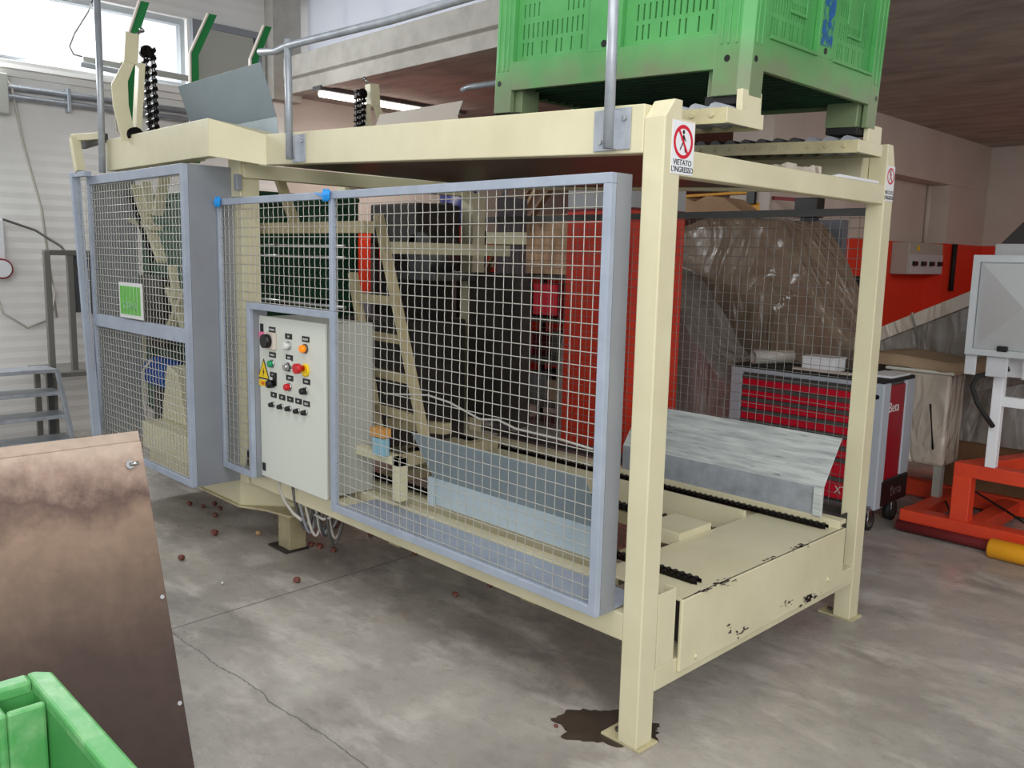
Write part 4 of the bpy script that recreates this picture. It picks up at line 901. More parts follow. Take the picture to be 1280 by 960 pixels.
# ================================================================ LEFT BACKGROUND
stp = empty('access_steps', (-5.4, -0.5, 0), 'grey metal access steps with four treads by the white wall', 'steps')
for z, x, ye in ((0.70, -5.33, -0.125), (0.53, -5.33, -0.10), (0.36, -5.28, -0.075), (0.185, -5.22, -0.06)):
    m = MB().box((x-0.24, -1.0, z-0.03), (x, ye, z)); m.build('tread', 'galv', stp, 0.004)
for yy, dy in ((-0.115, 0.06), (-0.98, 0.0)):
    m = MB(); m.bar((-5.36, yy, 0.69), (-5.19, yy+dy, 0.0), 0.03, 0.03, (0, 1, 0)); m.build('stringer', 'galv', stp, 0.002)
    m = MB(); m.bar((-5.56, yy, 0.69), (-5.56, yy, 0.0), 0.04, 0.04, (0, 1, 0)); m.build('leg', 'steel_dark', stp, 0.002)
plf = empty('platform', (-5.85, 0.2, 0), 'low metal platform with square tube railing beside the access steps', 'platform')
MB().box((-6.15, -0.10, 0.60), (-5.55, 0.75, 0.635)).build('deck', 'tube_grey', plf, 0.003)
for x, y in ((-5.62, -0.07), (-5.68, 0.11)):
    MB().box((x-0.022, y-0.022, 0.0 if y < 0 else 0.6), (x+0.022, y+0.022, 1.56)).build('railing_post', 'tube_grey', plf, 0.003)
MB().bar((-5.62, -0.09, 1.55), (-5.75, 0.45, 1.55), 0.04, 0.04).build('top_rail', 'tube_grey', plf, 0.003)
MB().box((-5.80, 0.17, 1.08), (-5.78, 0.50, 1.55)).build('side_panel', 'slate', plf)
for x, y in ((-5.58, 0.7), (-6.1, 0.7), (-6.1, -0.05)): MB().box((x-0.02, y-0.02, 0), (x+0.02, y+0.02, 0.6)).build('leg', 'tube_grey', plf)
# wall services
wp = empty('wall_pipes', (XW+0.05, -2, 2.75), 'two parallel grey pipes clamped along the white wall', 'pipes')
for z in (2.838, 2.765): MB().tube([(XW+0.055, -6, z), (XW+0.055, 2.2, z)], 0.026, 12).build('pipe', 'galv', wp)
MB().box((XW+0.005, 0.36, 2.70), (XW+0.09, 0.385, 2.89)).build('pipe_clamp', 'galv', wp, 0.003)
jb = MB().box((XW+0.005, -0.6, 2.62), (XW+0.14, -0.09, 2.93)).build('junction_box', 'cabinet_grey', None, 0.008); tag(jb, 'pale grey junction box high on the wall at the left photo edge', 'junction box')
tag(MB().tube([(XW+0.06, -0.09, 2.9), (XW+0.07, -0.05, 2.84), (XW+0.04, 0.02, 2.4), (XW+0.03, 0.13, 1.9), (XW+0.03, 0.2, 1.0)], 0.011, 6).build('cable', 'cable'), 'grey cable running down the white wall from the junction box', 'cable')
sk = empty('wall_socket_unit', (XW+0.06, -0.25, 1.5), 'white wall socket unit with a round red-ringed socket at the left photo edge', 'socket unit')
MB().box((XW+0.005, -0.42, 1.48), (XW+0.11, -0.175, 1.80)).build('housing', 'white', sk, 0.008)
MB().tube([(XW+0.06, -0.22, 1.41), (XW+0.16, -0.22, 1.41)], 0.082, 20).build('socket_ring', 'dark_red', sk)
MB().tube([(XW+0.15, -0.22, 1.41), (XW+0.17, -0.22, 1.41)], 0.068, 20).build('socket_cap', 'white', sk)
tag(MB().tube([(XW+0.1, -0.30, 1.34), (XW+0.12, -0.22, 1.05), (XW+0.12, -0.05, 0.93), (XW+0.1, 0.14, 1.0), (XW+0.08, 0.18, 1.2), (XW+0.06, 0.10, 1.5)], 0.012, 6).build('cable', 'cable'), 'pale cable hanging in a wide loop below the wall socket unit', 'cable')
tag(MB().tube([(XW+0.12, -0.18, 1.80), (XW+0.3, 0.0, 1.72), (XW+0.5, 0.12, 1.60), (-5.75, 0.15, 1.50), (-5.75, 0.2, 1.35), (-5.7, 0.25, 1.1), (-5.6, 0.35, 0.98), (-5.5, 0.5, 0.95)], 0.010, 6).build('cable', 'cable_dark'), 'dark cable running from the socket unit to the platform railing', 'cable')
tag(MB().tube([at(118, -5, x=XW+.1), at(110, 15, x=XW+.1), at(93, 42, x=XW+.1), at(87, 58, x=XW+.1), at(92, 68, x=XW+.1), at(104, 71, x=XW+.1)], 0.006, 6).build('cable', 'cable_dark'), 'thin cable hanging in front of the bright window', 'cable')
wo = empty('window_opener', at(150, 90, x=XW+.1), 'pale window opener arm in front of the window sill', 'window opener')
MB().bar(at(103, 74, x=XW+.1), at(245, 100, x=XW+.1), 0.05, 0.03, (1, 0, 0)).build('cover', 'cabinet_grey', wo, 0.004); MB().bar(at(100, 80, x=XW+.12), at(160, 92, x=XW+.12), 0.04, 0.03, (1, 0, 0)).build('motor_case', 'window_frame', wo, 0.006)

# ================================================================ LOW BAY CONTENT
# fluorescent lamp
lm = empty('tube_light', (-5.3, 3.3, 3.04), 'long fluorescent tube light on the low bay ceiling', 'lamp')
LA = at(400, 117, z=3.06)
MB().box((LA.x-0.07, LA.y-0.04, 3.085), (LA.x+0.07, LA.y+1.75, 3.125)).build('housing', 'roof_dark', lm, 0.006)
MB().tube([(LA.x, LA.y, 3.06), (LA.x, LA.y+1.66, 3.06)], 0.03, 12).build('diffuser', 'tube_light', lm)
area('tube_light_glow', (-5.43, 3.3, 2.96), (-5.43, 3.3, 0), 0.15, 1.6, 22, (1, .93, .84))
area('low_bay_fill', (1.5, 6.0, 2.9), (0.5, 6.0, 0), 2.5, 2.5, 62, (1, .93, .86))  # added fill to brighten the low bay, not a real fixture

# tool cabinet
tcb = empty('tool_trolley', (-0.98, 3.15, 0), 'red and grey wheeled tool trolley with drawers behind the rear mesh guard', 'tool trolley')
TX0, TX1, TY0, TY1, TZ0, TZ1 = -1.50, -0.475, 2.9, 3.36, 0.165, 0.93
m = MB(); m.box((TX0+0.02, TY0+0.02, TZ0), (TX1-0.02, TY1, TZ1-0.02)); m.build('body', 'tool_dark', tcb)
m = MB()
for x in (TX0, TX1-0.085): m.box((x, TY0, TZ0), (x+0.085, TY0+0.03, TZ1-0.02))
m.box((TX1-0.03, TY0, TZ0-0.02), (TX1, TY0+0.10, TZ1-0.02)); m.box((TX1-0.03, TY1-0.13, TZ0+0.15), (TX1, TY1, TZ1-0.02)); m.box((TX0, TY0, TZ1-0.05), (TX1, TY0+0.03, TZ1-0.02))
m.build('frame', 'tool_grey', tcb, 0.008)
MB().box((TX0+0.01, TY0+0.01, TZ1-0.02), (TX1-0.005, TY1, TZ1)).build('top_tray', 'rubber', tcb, 0.004)
hs = [0.074, 0.074, 0.074, 0.074, 0.074, 0.074, 0.12, 0.135]; z = TZ1-0.06
for k, h in enumerate(hs):
    d = MB().box((TX0+0.09, TY0+0.004, z-h), (TX1-0.09, TY0+0.022, z-0.028)).build('drawer', 'tool_red', tcb, 0.002)
    MB().box((TX0+0.09, TY0-0.004, z-0.028), (TX1-0.09, TY0+0.02, z-0.002)).build('drawer_handle', 'tool_dark', d, 0.002)
    if k == 7:
        text('drawer_lettering', 'XTREME', 0.07, (at(1042, 616, y=TY0).x, TY0+0.002, at(1042, 616, y=TY0).z), (1, 0, 0), (0, 0, 1), 'btn_white', d, sx=0.9)
        MB().box((-0.66, TY0, z-0.10), (TX1-0.10, TY0+0.003, z+0.09)).build('drawer_decal', 'black', d)
        for zz in (z+0.04, z-0.045): text('drawer_lettering', 'F', 0.05, (-0.605, TY0-0.002, zz), (1, 0, 0), (0, 0, 1), 'btn_white', d)
    z -= h
mat('tool_red_side', (150, 12, 34), 0.3)
MB().box((TX1-0.022, TY0+0.10, TZ0+0.15), (TX1-0.008, TY1-0.13, TZ1-0.04)).build('side_panel', 'tool_red_side', tcb, 0.002)
text('side_logo', 'Beta', 0.085, (TX1-0.007, TY0+0.10, TZ1-0.20), (0, 1, 0), (0, 0, 1), 'btn_white', tcb)
MB().box((TX1-0.02, TY0+0.07, TZ0-0.01), (TX1+0.004, TY1, TZ0+0.15)).build('corner_bumper', 'black', tcb, 0.01)
text('side_logo', 'Beta', 0.09, (TX1+0.005, TY0+0.20, TZ0+0.04), (0, 1, 0), (0, 0, 1), 'steel', tcb)
m = MB(); m.tube([(TX1-0.04, TY0+0.001, TZ1-0.10), (TX1-0.04, TY0-0.006, TZ1-0.10)], 0.014, 14); m.build('lock', 'black', tcb)
for x, y in ((TX1-0.07, TY0+0.06), (TX1-0.07, TY1-0.06), (TX0+0.07, TY0+0.06), (TX0+0.07, TY1-0.06)):
    cs = MB().box((x-0.025, y-0.03, 0.09), (x+0.025, y+0.03, TZ0)).build('caster_fork', 'steel', tcb, 0.004)
    MB().tube([(x-0.02, y+0.01, 0.064), (x+0.02, y+0.01, 0.064)], 0.064, 20).build('caster_wheel', 'rubber', cs); MB().tube([(x-0.023, y+0.01, 0.064), (x+0.023, y+0.01, 0.064)], 0.042, 18).build('wheel_hub', 'steel', cs)
a = at(945, 449, y=3.0); a.z = TZ1+0.045
tag(MB().ring((a.x-0.01, 2.98, TZ1+0.046), (a.x+0.14, 3.22, TZ1+0.046), 0.045, 0.036).build('plastic_pipe', 'pvc'), 'short pale plastic pipe lying on the tool trolley', 'pipe')
pb = empty('plastic_box', (-0.93, 3.08, TZ1), 'small white plastic box on the tool trolley', 'box')
MB().box((-1.05, 3.0, TZ1), (-0.84, 3.16, TZ1+0.075)).build('body', 'white', pb, 0.004); MB().box((-1.055, 2.996, TZ1+0.075), (-0.835, 3.164, TZ1+0.088)).build('lid', 'white', pb, 0.003)
m = MB(); m.prism([(-1.08, 2.93, TZ1+.002), (-0.72, 2.93, TZ1+.002), (-0.66, 3.02, TZ1+.002), (-0.80, 3.0, TZ1+.002), (-1.1, 2.99, TZ1+.002)], (0, 0, 0.012)); tag(m.build('plastic_bag', 'pale_board', None, 0.004), 'crumpled pale bag lying before the white box on the tool trolley', 'bag')
m = MB(); m.box((-0.66, 3.05, TZ1), (-0.50, 3.33, TZ1+0.012)); tag(m.build('paper_sheet', 'white'), 'white paper sheet on the right end of the tool trolley', 'paper')

# draped film shapes
def drape(name, x0, x1, y0, y1, hf, mt, label, cat, n=34, amp=0.035, seed=0.0, z0=0.0, flare=0.05):
    m = MB(); vs = []; N = n
    ring = 7
    def inside(i, j): return i/N, j/N
    for i in range(N+1):
        for j in range(N+1):
            u, v = inside(i, j); x = x0+(x1-x0)*u; y = y0+(y1-y0)*v
            z = hf(u, v); q = noise.noise(Vector((x*2.5+seed, y*2.5, z*1.5)))+0.5*noise.noise(Vector((x*6+seed, y*6, 3)))
            e = min(u, 1-u, v, 1-v); 
            if e < 0.06: z -= (0.06-e)*1.2
            vs.append((x, y, z+q*amp))
    fs = [(i*(N+1)+j, (i+1)*(N+1)+j, (i+1)*(N+1)+j+1, i*(N+1)+j+1) for i in range(N) for j in range(N)]
    m.poly(vs, fs, True)
    # skirt
    border = [(i, 0) for i in range(N)]+[(N, j) for j in range(N)]+[(i, N) for i in range(N, 0, -1)]+[(0, j) for j in range(N, 0, -1)]
    top = [Vector(vs[i*(N+1)+j]) for i, j in border]; cx, cy = (x0+x1)/2, (y0+y1)/2; B = len(border); R = 16; sv = []
    for r in range(R+1):
        t = r/R
        for k, p in enumerate(top):
            d = Vector((p.x-cx, p.y-cy, 0)).normalized(); z = p.z+(z0-p.z)*t
            q = noise.noise(Vector((p.x*4+seed, p.y*4, z*1.2)))+0.6*noise.noise(Vector((p.x*9+seed, p.y*9, z*2)))
            sv.append(p+d*(flare*t+q*amp*1.6*min(1, t*3))+Vector((0, 0, z-p.z)))
    m.poly(sv, [(r*B+k, (r+1)*B+k, (r+1)*B+(k+1) % B, r*B+(k+1) % B) for r in range(R) for k in range(B)], True)
    return tag(m.build(name, mt), label, cat)
sm = lambda a, b, t: (lambda q: q*q*(3-2*q))(max(0, min(1, (t-a)/(b-a))))
drape('wrapped_machine', -2.75, -1.15, 3.75, 4.6, lambda u, v: 1.93-0.80*sm(0.60, 1.0, u)-0.06*sm(0.3, 0.0, u), 'film_brown', 'tall bulky machine wrapped in brownish plastic film beyond the rear mesh', 'wrapped machine', seed=1.3)
drape('wrapped_machine', -3.1, -1.4, 3.0, 3.55, lambda u, v: 1.62-0.35*sm(0.25, 0.9, u)-0.45*sm(0.5, 0.95, u), 'film_grey', 'lower machine under shiny grey film beside the red pillar', 'wrapped machine', seed=5.1)
drape('wrapped_machine', -0.55, 0.9, 4.0, 4.9, lambda u, v: 0.98-0.06*sm(0.4, 0.9, u), 'film_clear', 'low machine under clear film behind the orange frame', 'wrapped machine', seed=9.1, amp=0.05, z0=0.45)
tag(MB().box((-0.5, 4.0, 0.0), (0.9, 4.9, 0.45)).build('cardboard_crate', 'cardboard', None, 0.01), 'brown cardboard crate under the clear film on the floor', 'crate')
# kraft paper on top of wrapped machine, yellow forks
def flat(pxs, y, d): return MB().prism([at(a_, b_, y=y) for a_, b_ in pxs], (0, d, 0))
tag(flat([(846, 268), (855, 246), (868, 252), (884, 244), (905, 247), (925, 262), (930, 270)], 3.85, 0.3).build('kraft_paper', 'kraft', None, 0.01), 'crumpled brown kraft paper heaped on the tall wrapped machine', 'paper')
# navy press column and control panel
nv = empty('press_column', (-1.90, 4.8, 0), 'dark navy machine column with black head behind the wrapped machine', 'machine')
MB().box((-2.06, 4.76, 0), (-1.94, 4.86, 2.0)).build('column', 'navy', nv, 0.004); MB().box((-2.10, 4.72, 1.98), (-1.90, 4.86, 2.14)).build('head', 'black', nv, 0.006)
MB().bar(at(846, 246, y=4.75), at(945, 240, y=4.75), 0.05, 0.025).build('yellow_bar', 'fork_yellow', nv, 0.004)
flat([(912, 251), (950, 253), (950, 266), (930, 266)], 4.75, 0.08).build('yellow_bracket', 'fork_yellow', nv, 0.004)
MB().bar((-2.75, 4.8, 2.19), (-2.0, 4.8, 2.12), 0.03, 0.03).build('arm', 'dark_red', nv); MB().box((-2.56, 4.72, 2.10), (-2.48, 4.84, 2.22)).build('arm_clamp', 'black', nv, 0.004)
gp = MB().box((-1.97, 4.80, 1.45), (-1.70, 4.90, 1.96)).build('control_box', 'slate', None, 0.004); tag(gp, 'dark grey box standing beside the navy column', 'box')
tag(MB().box((-1.8, 4.95, 0.9), (-1.55, 5.3, 1.5)).build('dark_crate', 'dark', None, 0.01), 'dark crate below the grey box behind the rear mesh', 'crate')
tag(MB().box((-1.8, 4.95, 0.0), (-1.5, 5.3, 0.9)).build('dark_crate', 'dark', None, 0.01), 'dark crate on the floor under the other dark crate', 'crate')
# inclined belt wrapped in film
ic = empty('inclined_conveyor', (-0.7, 4.2, 0), 'inclined conveyor covered in plastic film rising to the right of the far post', 'conveyor')
P0 = Vector((-1.6, 3.95, 0.86)); P1 = Vector((0.4, 3.95, 1.84)); d = P1-P0
m = MB(); m.prism([P0, P1, P1+Vector((0, 0, -.10)), P0+Vector((0, 0, -.10))], (0, 0.05, 0)); m.build('side_rail', 'film_pale', ic, 0.006)
m = MB(); m.prism([P0+Vector((0, .01, -.10)), P1+Vector((0, .01, -.10)), P1+Vector((0.05, .01, -.80)), P0+Vector((0.25, .01, -.42))], (0, 0.5, 0)); m.build('film_cover', 'film_clear', ic, 0.01)
MB().box((-1.1, 4.1, 0), (-1.04, 4.16, 0.7)).box((0.2, 4.1, 0), (0.26, 4.16, 1.1)).build('leg', 'steel_dark', ic)
for k, t in enumerate((0.42, 0.80)):
    a = P0+d*t+Vector((0, -0.01, 0.01)); MB().bar(a, a+Vector((0.16, 0, -0.50)), 0.006, 0.03, (0, 1, 0)).build('film_fold', 'film_grey', ic)
# pale cabinet behind the trolley
pc = empty('storage_cabinet', (-0.42, 3.75, 0), 'pale grey storage cabinet behind the tool trolley', 'cabinet')
MB().box((-0.75, 3.62, 0.32), (-0.36, 3.9, 0.92)).build('body', 'film_pale', pc, 0.02); MB().box((-0.77, 3.60, 0.92), (-0.34, 3.92, 0.94)).build('lid', 'panel_white', pc, 0.006)
drape('cloth_heap', -0.95, 0.35, 3.62, 3.98, lambda u, v: 1.01+0.06*sin(u*9)*0.4+0.05*sm(0.4, 0.6, u)*sm(0.9, 0.7, u), 'tan_cloth', 'tan cloth and film heaped behind the tool trolley', 'cloth', amp=0.02, z0=0.945, flare=0.01, seed=2.2)
for x in (-0.73, -0.42): MB().box((x, 3.64, 0), (x+0.05, 3.69, 0.32)).build('leg', 'cabinet_grey', pc)
# distribution box on the far wall
db = empty('distribution_box', (XA+0.06, 8.3, 1.5), 'grey distribution box with four black switches on the red and white wall', 'distribution box')
XR = XA-0.22
MB().box((XR, 7.90, 1.50), (XR+0.20, 9.0, 1.86)).build('housing', 'cabinet_grey', db, 0.01)
MB().box((XR+0.20, 7.92, 1.505), (XR+0.21, 8.98, 1.73)).build('switch_panel', 'pillar_grey', db, 0.004)
for k in range(4):
    y = 8.04+0.25*k; MB().box((XR+0.21, y-0.05, 1.60), (XR+0.24, y+0.05, 1.65)).build('switch', 'black', db); 
MB().prism([(XR+0.203, 8.10, 1.77), (XR+0.203, 8.20, 1.77), (XR+0.203, 8.15, 1.84)], (0.004, 0, 0)).build('warning_label', 'yellow', db)
tag(MB().tube([(XR+0.03, 9.03-.25, 2.55), (XR+0.03, 9.03-.25, 1.86)], 0.03, 8).build('conduit', 'wall_pink'), 'painted vertical conduit above the distribution box', 'conduit')
tag(MB().tube([(XA+0.03, 9.15, 1.87), (XA+0.03, 9.15, 1.3)], 0.03, 8).build('conduit', 'rubber'), 'black vertical pipe right of the distribution box', 'pipe')
# stainless hood
hd = empty('steel_hood', (-0.3, 6.2, 1.7), 'dark stainless hood seen above the square steel box', 'hood')
m = MB(); m.poly([(-0.87, 6, 1.80), (0.2, 6, 1.80), (0.2, 6.6, 1.80), (-0.87, 6.6, 1.80), (-0.72, 6.1, 2.01), (0.1, 6.1, 2.01), (0.1, 6.5, 2.01), (-0.72, 6.5, 2.01)], [(0, 3, 2, 1), (4, 5, 6, 7), (0, 1, 5, 4), (1, 2, 6, 5), (2, 3, 7, 6), (3, 0, 4, 7)]); m.build('canopy', 'steel_dark', hd)
MB().box((-0.90, 5.97, 1.66), (0.2, 6.6, 1.80)).build('skirt', 'stainless', hd, 0.004); MB().box((-0.7, 6.1, 0), (0.1, 6.5, 1.66)).build('body', 'stainless', hd, 0.004)
# square stainless box on its stand
sb = empty('steel_enclosure', (0.2, 3.15, 1.13), 'square stainless enclosure with pyramid-pressed door at the right photo edge', 'enclosure')
X0, X1, Z0, Z1, Y = -0.09, 0.50, 1.125, 1.662, 3.0
MB().box((X0, Y+0.02, Z0), (X1, Y+0.32, Z1)).build('housing', 'stainless', sb, 0.006)
MB().plate((X0-0.004, Y+0.02, Z0-0.004), (1, 0, 0), (0, 0, 1), X1-X0+0.008, Z1-Z0+0.008, 0.025, [(0.035, 0.035, X1-X0-0.03, Z1-Z0-0.03)]).build('door_frame', 'stainless', sb)
a, b, c, dd = X0+0.034, X1-0.034, Z0+0.034, Z1-0.034; cx, cz = (a+b)/2, (c+dd)/2
m = MB(); m.poly([(a, Y+.012, c), (b, Y+.012, c), (b, Y+.012, dd), (a, Y+.012, dd), (cx, Y-0.11, cz)], [(0, 1, 4), (1, 2, 4), (2, 3, 4), (3, 0, 4), (0, 3, 2, 1)]); mat('door_steel', (196, 199, 201), 0.4, metal=0.15)
m.build('pyramid_door', 'door_steel', sb)
MB().box((X0+0.16, Y-0.015, Z0+0.025), (X0+0.21, Y+0.01, Z0+0.055)).build('latch', 'black', sb, 0.003)
for x, w_ in ((X0-0.01, 0.06), (X0+0.10, 0.11), (X0+0.28, 0.05)): MB().box((x, Y+0.03, Z0-0.12), (x+w_, Y+0.045, Z0-0.004)).build('mount_bracket', 'pillar_grey', sb, 0.006)
st = empty('white_stand', (0.2, 3.2, 0.45), 'white square tube stand on the orange frame, below the steel enclosure', 'stand')
for x, y in ((0.02, 3.15), (0.46, 3.15), (0.46, 3.5)): MB().box((x, y, 0.475), (x+0.055, y+0.055, 1.02)).build('leg', 'white', st, 0.004)
MB().box((0.075, 3.155, 0.83), (0.46, 3.20, 0.885)).box((0.02, 3.15, 1.0), (0.5, 3.2, 1.12)).box((0.465, 3.2, 0.83), (0.51, 3.5, 0.885)).build('cross_bar', 'white', st, 0.004)
tag(MB().tube([at(1262, 461, y=3.08), at(1240, 466, y=3.06), at(1222, 470, y=3.05), at(1215, 482, y=3.05), at(1221, 503, y=3.05), at(1232, 520, y=3.07), at(1241, 533, y=3.12)], 0.014, 8).build('flexible_conduit', 'rubber'), 'black flexible conduit curving from the steel enclosure past the white leg', 'conduit')
# orange frame
of = empty('orange_frame', (0.3, 3.5, 0), 'orange welded steel frame on the floor at the right', 'frame')
MB().box((-0.42, 3.14, 0.02), (1.4, 3.25, 0.13)).build('base_beam', 'orange', of, 0.005); MB().box((-0.75, 3.95, 0.02), (1.4, 4.05, 0.13)).build('base_beam', 'orange', of, 0.005)
for x in (-0.42, -0.08, 0.9): MB().box((x, 3.25, 0.03), (x+0.10, 3.95, 0.12)).build('cross_member', 'orange', of, 0.005)
MB().tube([(-0.42, 3.12, 0.035), (1.4, 3.12, 0.035)], 0.032, 12).build('front_tube', 'dark_red', of)
for x, y in ((-0.14, 3.15), (0.10, 3.92)): MB().box((x, y+0.001, 0.128), (x+0.10, y+0.089, 0.397)).build('upright', 'orange', of, 0.005)
MB().box((-0.14, 3.15, 0.395), (1.3, 3.24, 0.475)).build('top_beam', 'orange', of, 0.005); MB().box((0.1, 3.92, 0.395), (1.3, 4.0, 0.475)).build('top_beam', 'orange', of, 0.005)
MB().bar((-0.088, 3.22, 0.434), (0.152, 3.93, 0.434), 0.10, 0.074).build('top_beam', 'orange', of, 0.005)
yc = empty('yellow_roller', (0.4, 3.02, 0), 'thick yellow plastic roller lying on the floor before the orange frame', 'roller')
MB().tube([(0.125, 3.02, 0.055), (0.135, 3.02, 0.055), (0.9, 3.02, 0.055)], [0.045, 0.055, 0.055], 20).build('tube', 'yellow_roll', yc)
tag(MB().tube([at(1163, 505, y=3.62), at(1166, 560, y=3.6), at(1170, 600, z=.02), at(1188, 640, z=.15), at(1215, 612, z=.14), at(1260, 640, z=.14), at(1290, 660, z=.14)], 0.007, 6).build('cable', 'rubber'), 'black cable hanging onto the orange frame', 'cable')
tag(MB().sphere(at(1217, 676, z=.02), 0.02, 8, (1.2, 1, .8), .2, 4).build('small_bulb', 'btn_white', None), 'white garlic-like bulb on the floor before the dark red tube', 'bulb', 'bulbs scattered on the floor')

# dark rack with kraft bale left of the pillar
rk = empty('storage_rack', (-4.0, 3.6, 0), 'dark storage rack with red crates left of the red pillar', 'rack')
for x in (-4.55, -3.5):
    for y in (3.5, 4.2): MB().box((x, y, 0), (x+0.05, y+0.05, 1.45)).build('rack_post', 'dark', rk)
for z in (0.25, 0.65, 1.02, 1.40): MB().box((-4.55, 3.5, z), (-3.45, 4.25, z+0.04)).build('shelf', 'dark', rk)
for k, (x, z, h, mt_) in enumerate(((-4.4, 1.06, 0.25, 'rubber'), (-4.0, 1.06, 0.3, 'tool_red'), (-3.75, 0.69, 0.25, 'dark'), (-4.3, 0.69, 0.2, 'dark_red'), (-4.1, 0.29, 0.25, 'steel_dark'), (-3.8, 0.29, 0.2, 'wood'))):
    tag(MB().plate((x, 3.55, z), (1, 0, 0), (0, 1, 0), 0.3, 0.4, 0.02).box((x, 3.55, z), (x+0.3, 3.565, z+h)).box((x, 3.935, z), (x+0.3, 3.95, z+h)).box((x, 3.565, z), (x+0.015, 3.935, z+h)).box((x+0.285, 3.565, z), (x+0.3, 3.935, z+h)).build('storage_crate', mt_), ['black crate on the upper shelf of the dark rack, left', 'bright red crate on the upper shelf of the dark rack', 'dark crate on the middle shelf of the dark rack, right', 'dark red crate on the middle shelf of the dark rack', 'grey metal crate on the lowest shelf of the dark rack', 'brown crate on the lowest shelf of the dark rack'][k], 'crate', 'crates on the dark rack')
drape('kraft_bale', -4.4, -3.5, 3.55, 4.15, lambda u, v: 1.98-0.25*sm(0.35, 0.0, u), 'kraft', 'bale covered with crumpled kraft paper on top of the dark rack', 'bale', amp=0.04, z0=1.45, flare=0.0, seed=3.3)
for k, (a, b, mt_) in enumerate((((-4.55, 3.46, 1.45), (-3.9, 3.46, 2.30), 'wood'), ((-4.42, 3.44, 1.5), (-3.76, 3.44, 2.34), 'tan_cloth'), ((-4.0, 3.44, 1.9), (-3.5, 3.44, 2.40), 'wood'))):
    tag(MB().bar(a, b, 0.03, 0.07, (0, 1, 0)).build('wooden_plank', mt_, None, 0.003), ['dark wooden plank slanting left of the kraft bale', 'pale-edged wooden plank slanting along the kraft bale', 'short wooden plank slanting over the kraft bale, nearest the pillar'][k], 'plank', 'slanting planks')
# dark plant in the back left of the low bay
dk = empty('sorting_machine', (-5.0, 3.2, 0), 'dark sorting machine with red platform seen through the mesh', 'machine')
MB().box((-5.7, 3.3, 0), (-4.75, 3.8, 0.95)).build('body', 'dark', dk, 0.01); MB().box((-5.8, 2.9, 0.95), (-4.95, 3.2, 1.2)).build('hopper', 'slate', dk, 0.006)
MB().prism([(-5.6, 2.75, 1.72), (-4.4, 2.75, 1.72), (-4.4, 2.75, 1.86), (-5.2, 2.75, 1.86)], (0, 0.5, 0)).build('red_platform', 'orange', dk, 0.004)
for x in (-5.5, -4.5): MB().box((x, 2.8, 0), (x+0.06, 2.86, 1.72)).build('leg', 'dark', dk)
MB().box((-5.5, 2.9, 1.1), (-5.1, 3.1, 1.55)).build('gearbox', 'guide_blue', dk, 0.01)
drm = MB().tube([(-5.72, 4.1, 1.87), (-5.72, 4.1, 1.93), (-5.72, 4.1, 2.3)], [0.16, 0.2, 0.2], 20).build('plastic_drum', 'blue_drum'); tag(drm, 'dark blue plastic drum high behind the mesh', 'drum')
tag(MB().box((-5.95, 3.9, 0), (-5.5, 4.35, 1.87)).build('tall_crate', 'dark', None, 0.01), 'tall dark crate carrying the blue drum', 'crate')

tag(MB().tube([at(578, 113, y=1.62), at(586, 109, y=1.62), at(640, 101, y=1.62)], 0.018, 10).tube([at(640, 101, y=1.62), Vector((at(640, 101, y=1.62).x, 1.585, 2.02)), Vector((at(640, 101, y=1.62).x, 1.575, 1.96))], 0.018, 10).build('tube_stub', 'galv'), 'end of a grey tube rail sticking out left of the high green bin', 'tube')
m = MB()
for k, (y_, h_) in enumerate(((0.66, .006), (0.74, .02), (0.80, .012), (0.87, .016), (0.93, .026))):
    m.prism([(-0.055, y_, 1.934), (-0.01, y_, 1.934), (-0.02, y_+.02, 1.936+h_), (-0.05, y_+.02, 1.934+h_*.6)], (0, 0.075, 0))
tag(m.build('plastic_rag', 'film_pale'), 'crumpled scrap of film lying on the cream end beam', 'rag')
tag(MB().prism([(-0.052, 1.15, 1.934), (-0.008, 1.15, 1.934), (-0.008, 1.15, 1.945), (-0.052, 1.15, 1.940)], (0, 0.36, 0)).build('white_strip', 'white'), 'flat white strip lying on the end beam by the far post', 'strip')

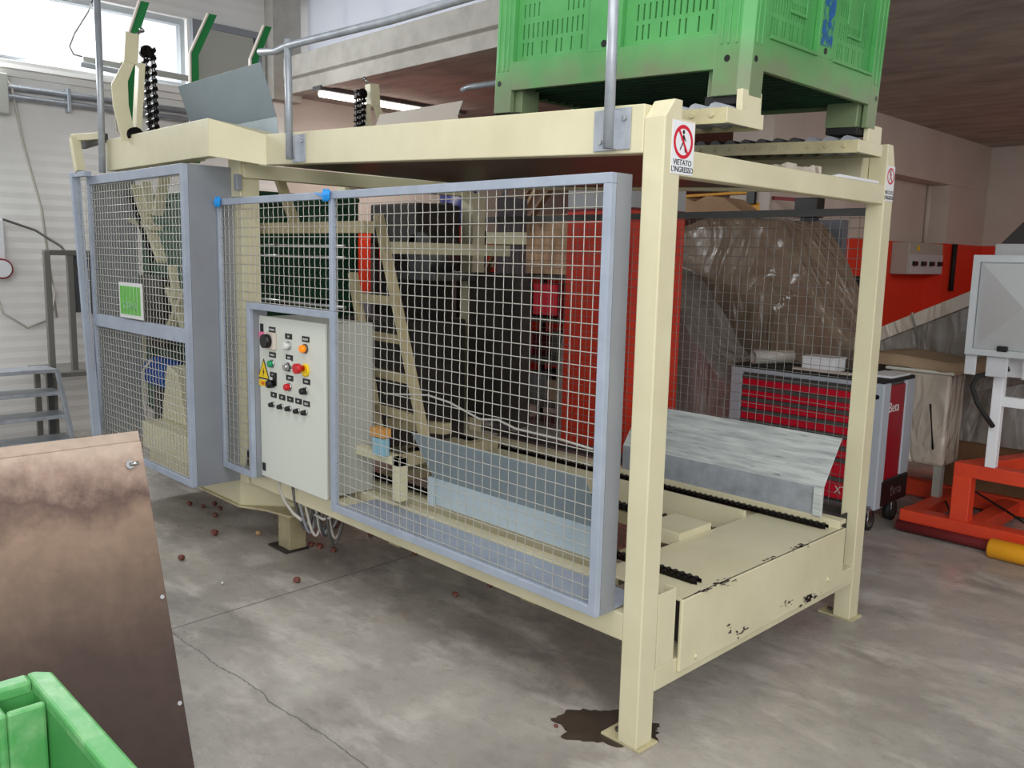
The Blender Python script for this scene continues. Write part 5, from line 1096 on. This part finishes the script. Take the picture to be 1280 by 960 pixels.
# ================================================================ FLOOR LITTER
ons = [(227, 700, .022, 'd'), (268, 669, .026, 'p'), (323, 669, .02, 'y'), (389, 683, .021, 'd'), (400, 686, .024, 'd'), (417, 690, .02, 'd'), (371, 728, .022, 'd'), (278, 730, .009, 'p'), (463, 671, .018, 'd'), (519, 694, .019, 'd'), (569, 746, .018, 'd'), (612, 734, .016, 'd'), (237, 632, .022, 'd'), (268, 632, .022, 'd'), (254, 635, .018, 'd'), (275, 638, .02, 'd'), (269, 646, .02, 'p'), (425, 655, .022, 'd'), (419, 660, .022, 'd'), (695, 909, .009, 'd'), (372, 655, .018, 'd')]
labs = ['red-brown bulb alone right of the rusty sheet', 'split white and pink bulb left of the short foot', 'yellowish bulb just left of the short foot', 'left bulb of the three red-brown bulbs right of the short foot', 'middle bulb of the three red-brown bulbs right of the short foot', 'right bulb of the three red-brown bulbs right of the short foot', 'pink-red bulb alone on the floor joint', 'tiny pale fragment left of the pink-red bulb', 'dark bulb under the long base beam left of the joint', 'dark bulb where the floor joint passes under the beam', 'reddish bulb on the damp floor before the base beam', 'small bulb close under the base beam', 'leftmost bulb of the cluster under the left guard', 'topmost dark bulb of the cluster under the left guard', 'small bulb in the middle of the cluster under the left guard', 'lower dark bulb of the cluster under the left guard', 'pale flat bulb below the cluster under the left guard', 'right bulb of the pair behind the cable bundle', 'left bulb of the pair behind the cable bundle', 'tiny fragment left of the water stain', 'small bulb beside the top of the short foot']
for k, ((x, y, r, t_), lab) in enumerate(zip(ons, labs)):
    c = at(x, y, z=0); r *= 0.8; c.z = r*0.8
    m = MB().sphere(c, r, 10, (1.1, 1, .85), .12, k); m.sphere(c+Vector((r*.7, 0, r*.1)), r*.35, 6, (1, .6, .6), .1, k)
    tag(m.build('small_bulb', 'onion' if t_ == 'd' else 'onion_pale' if t_ == 'y' else 'btn_white' if r < .01 else 'onion'), lab, 'bulb', 'bulbs scattered on the floor')
# damp patch round the near foot
mat('damp', (74, 64, 56), 0.35, rgb2=(58, 50, 44), scale=8)
cen = at(768, 912, z=0); pts = []
for k in range(70):
    a = 2*pi*k/70; rr = 1+0.30*noise.noise(Vector((cos(a)*2.2, sin(a)*2.2, 1.7)))+0.14*noise.noise(Vector((cos(a)*7, sin(a)*7, 4)))
    d = rt0*cos(a)*0.185*rr+Vector((-sin(YAW), cos(YAW), 0))*sin(a)*0.115*rr; pts.append((cen.x+d.x-0.02, cen.y+d.y, 0.0005))
tag(MB().prism(pts, (0, 0, 0.0006)).build('water_stain', 'damp'), 'dark damp stain on the concrete round the near post foot', 'stain')
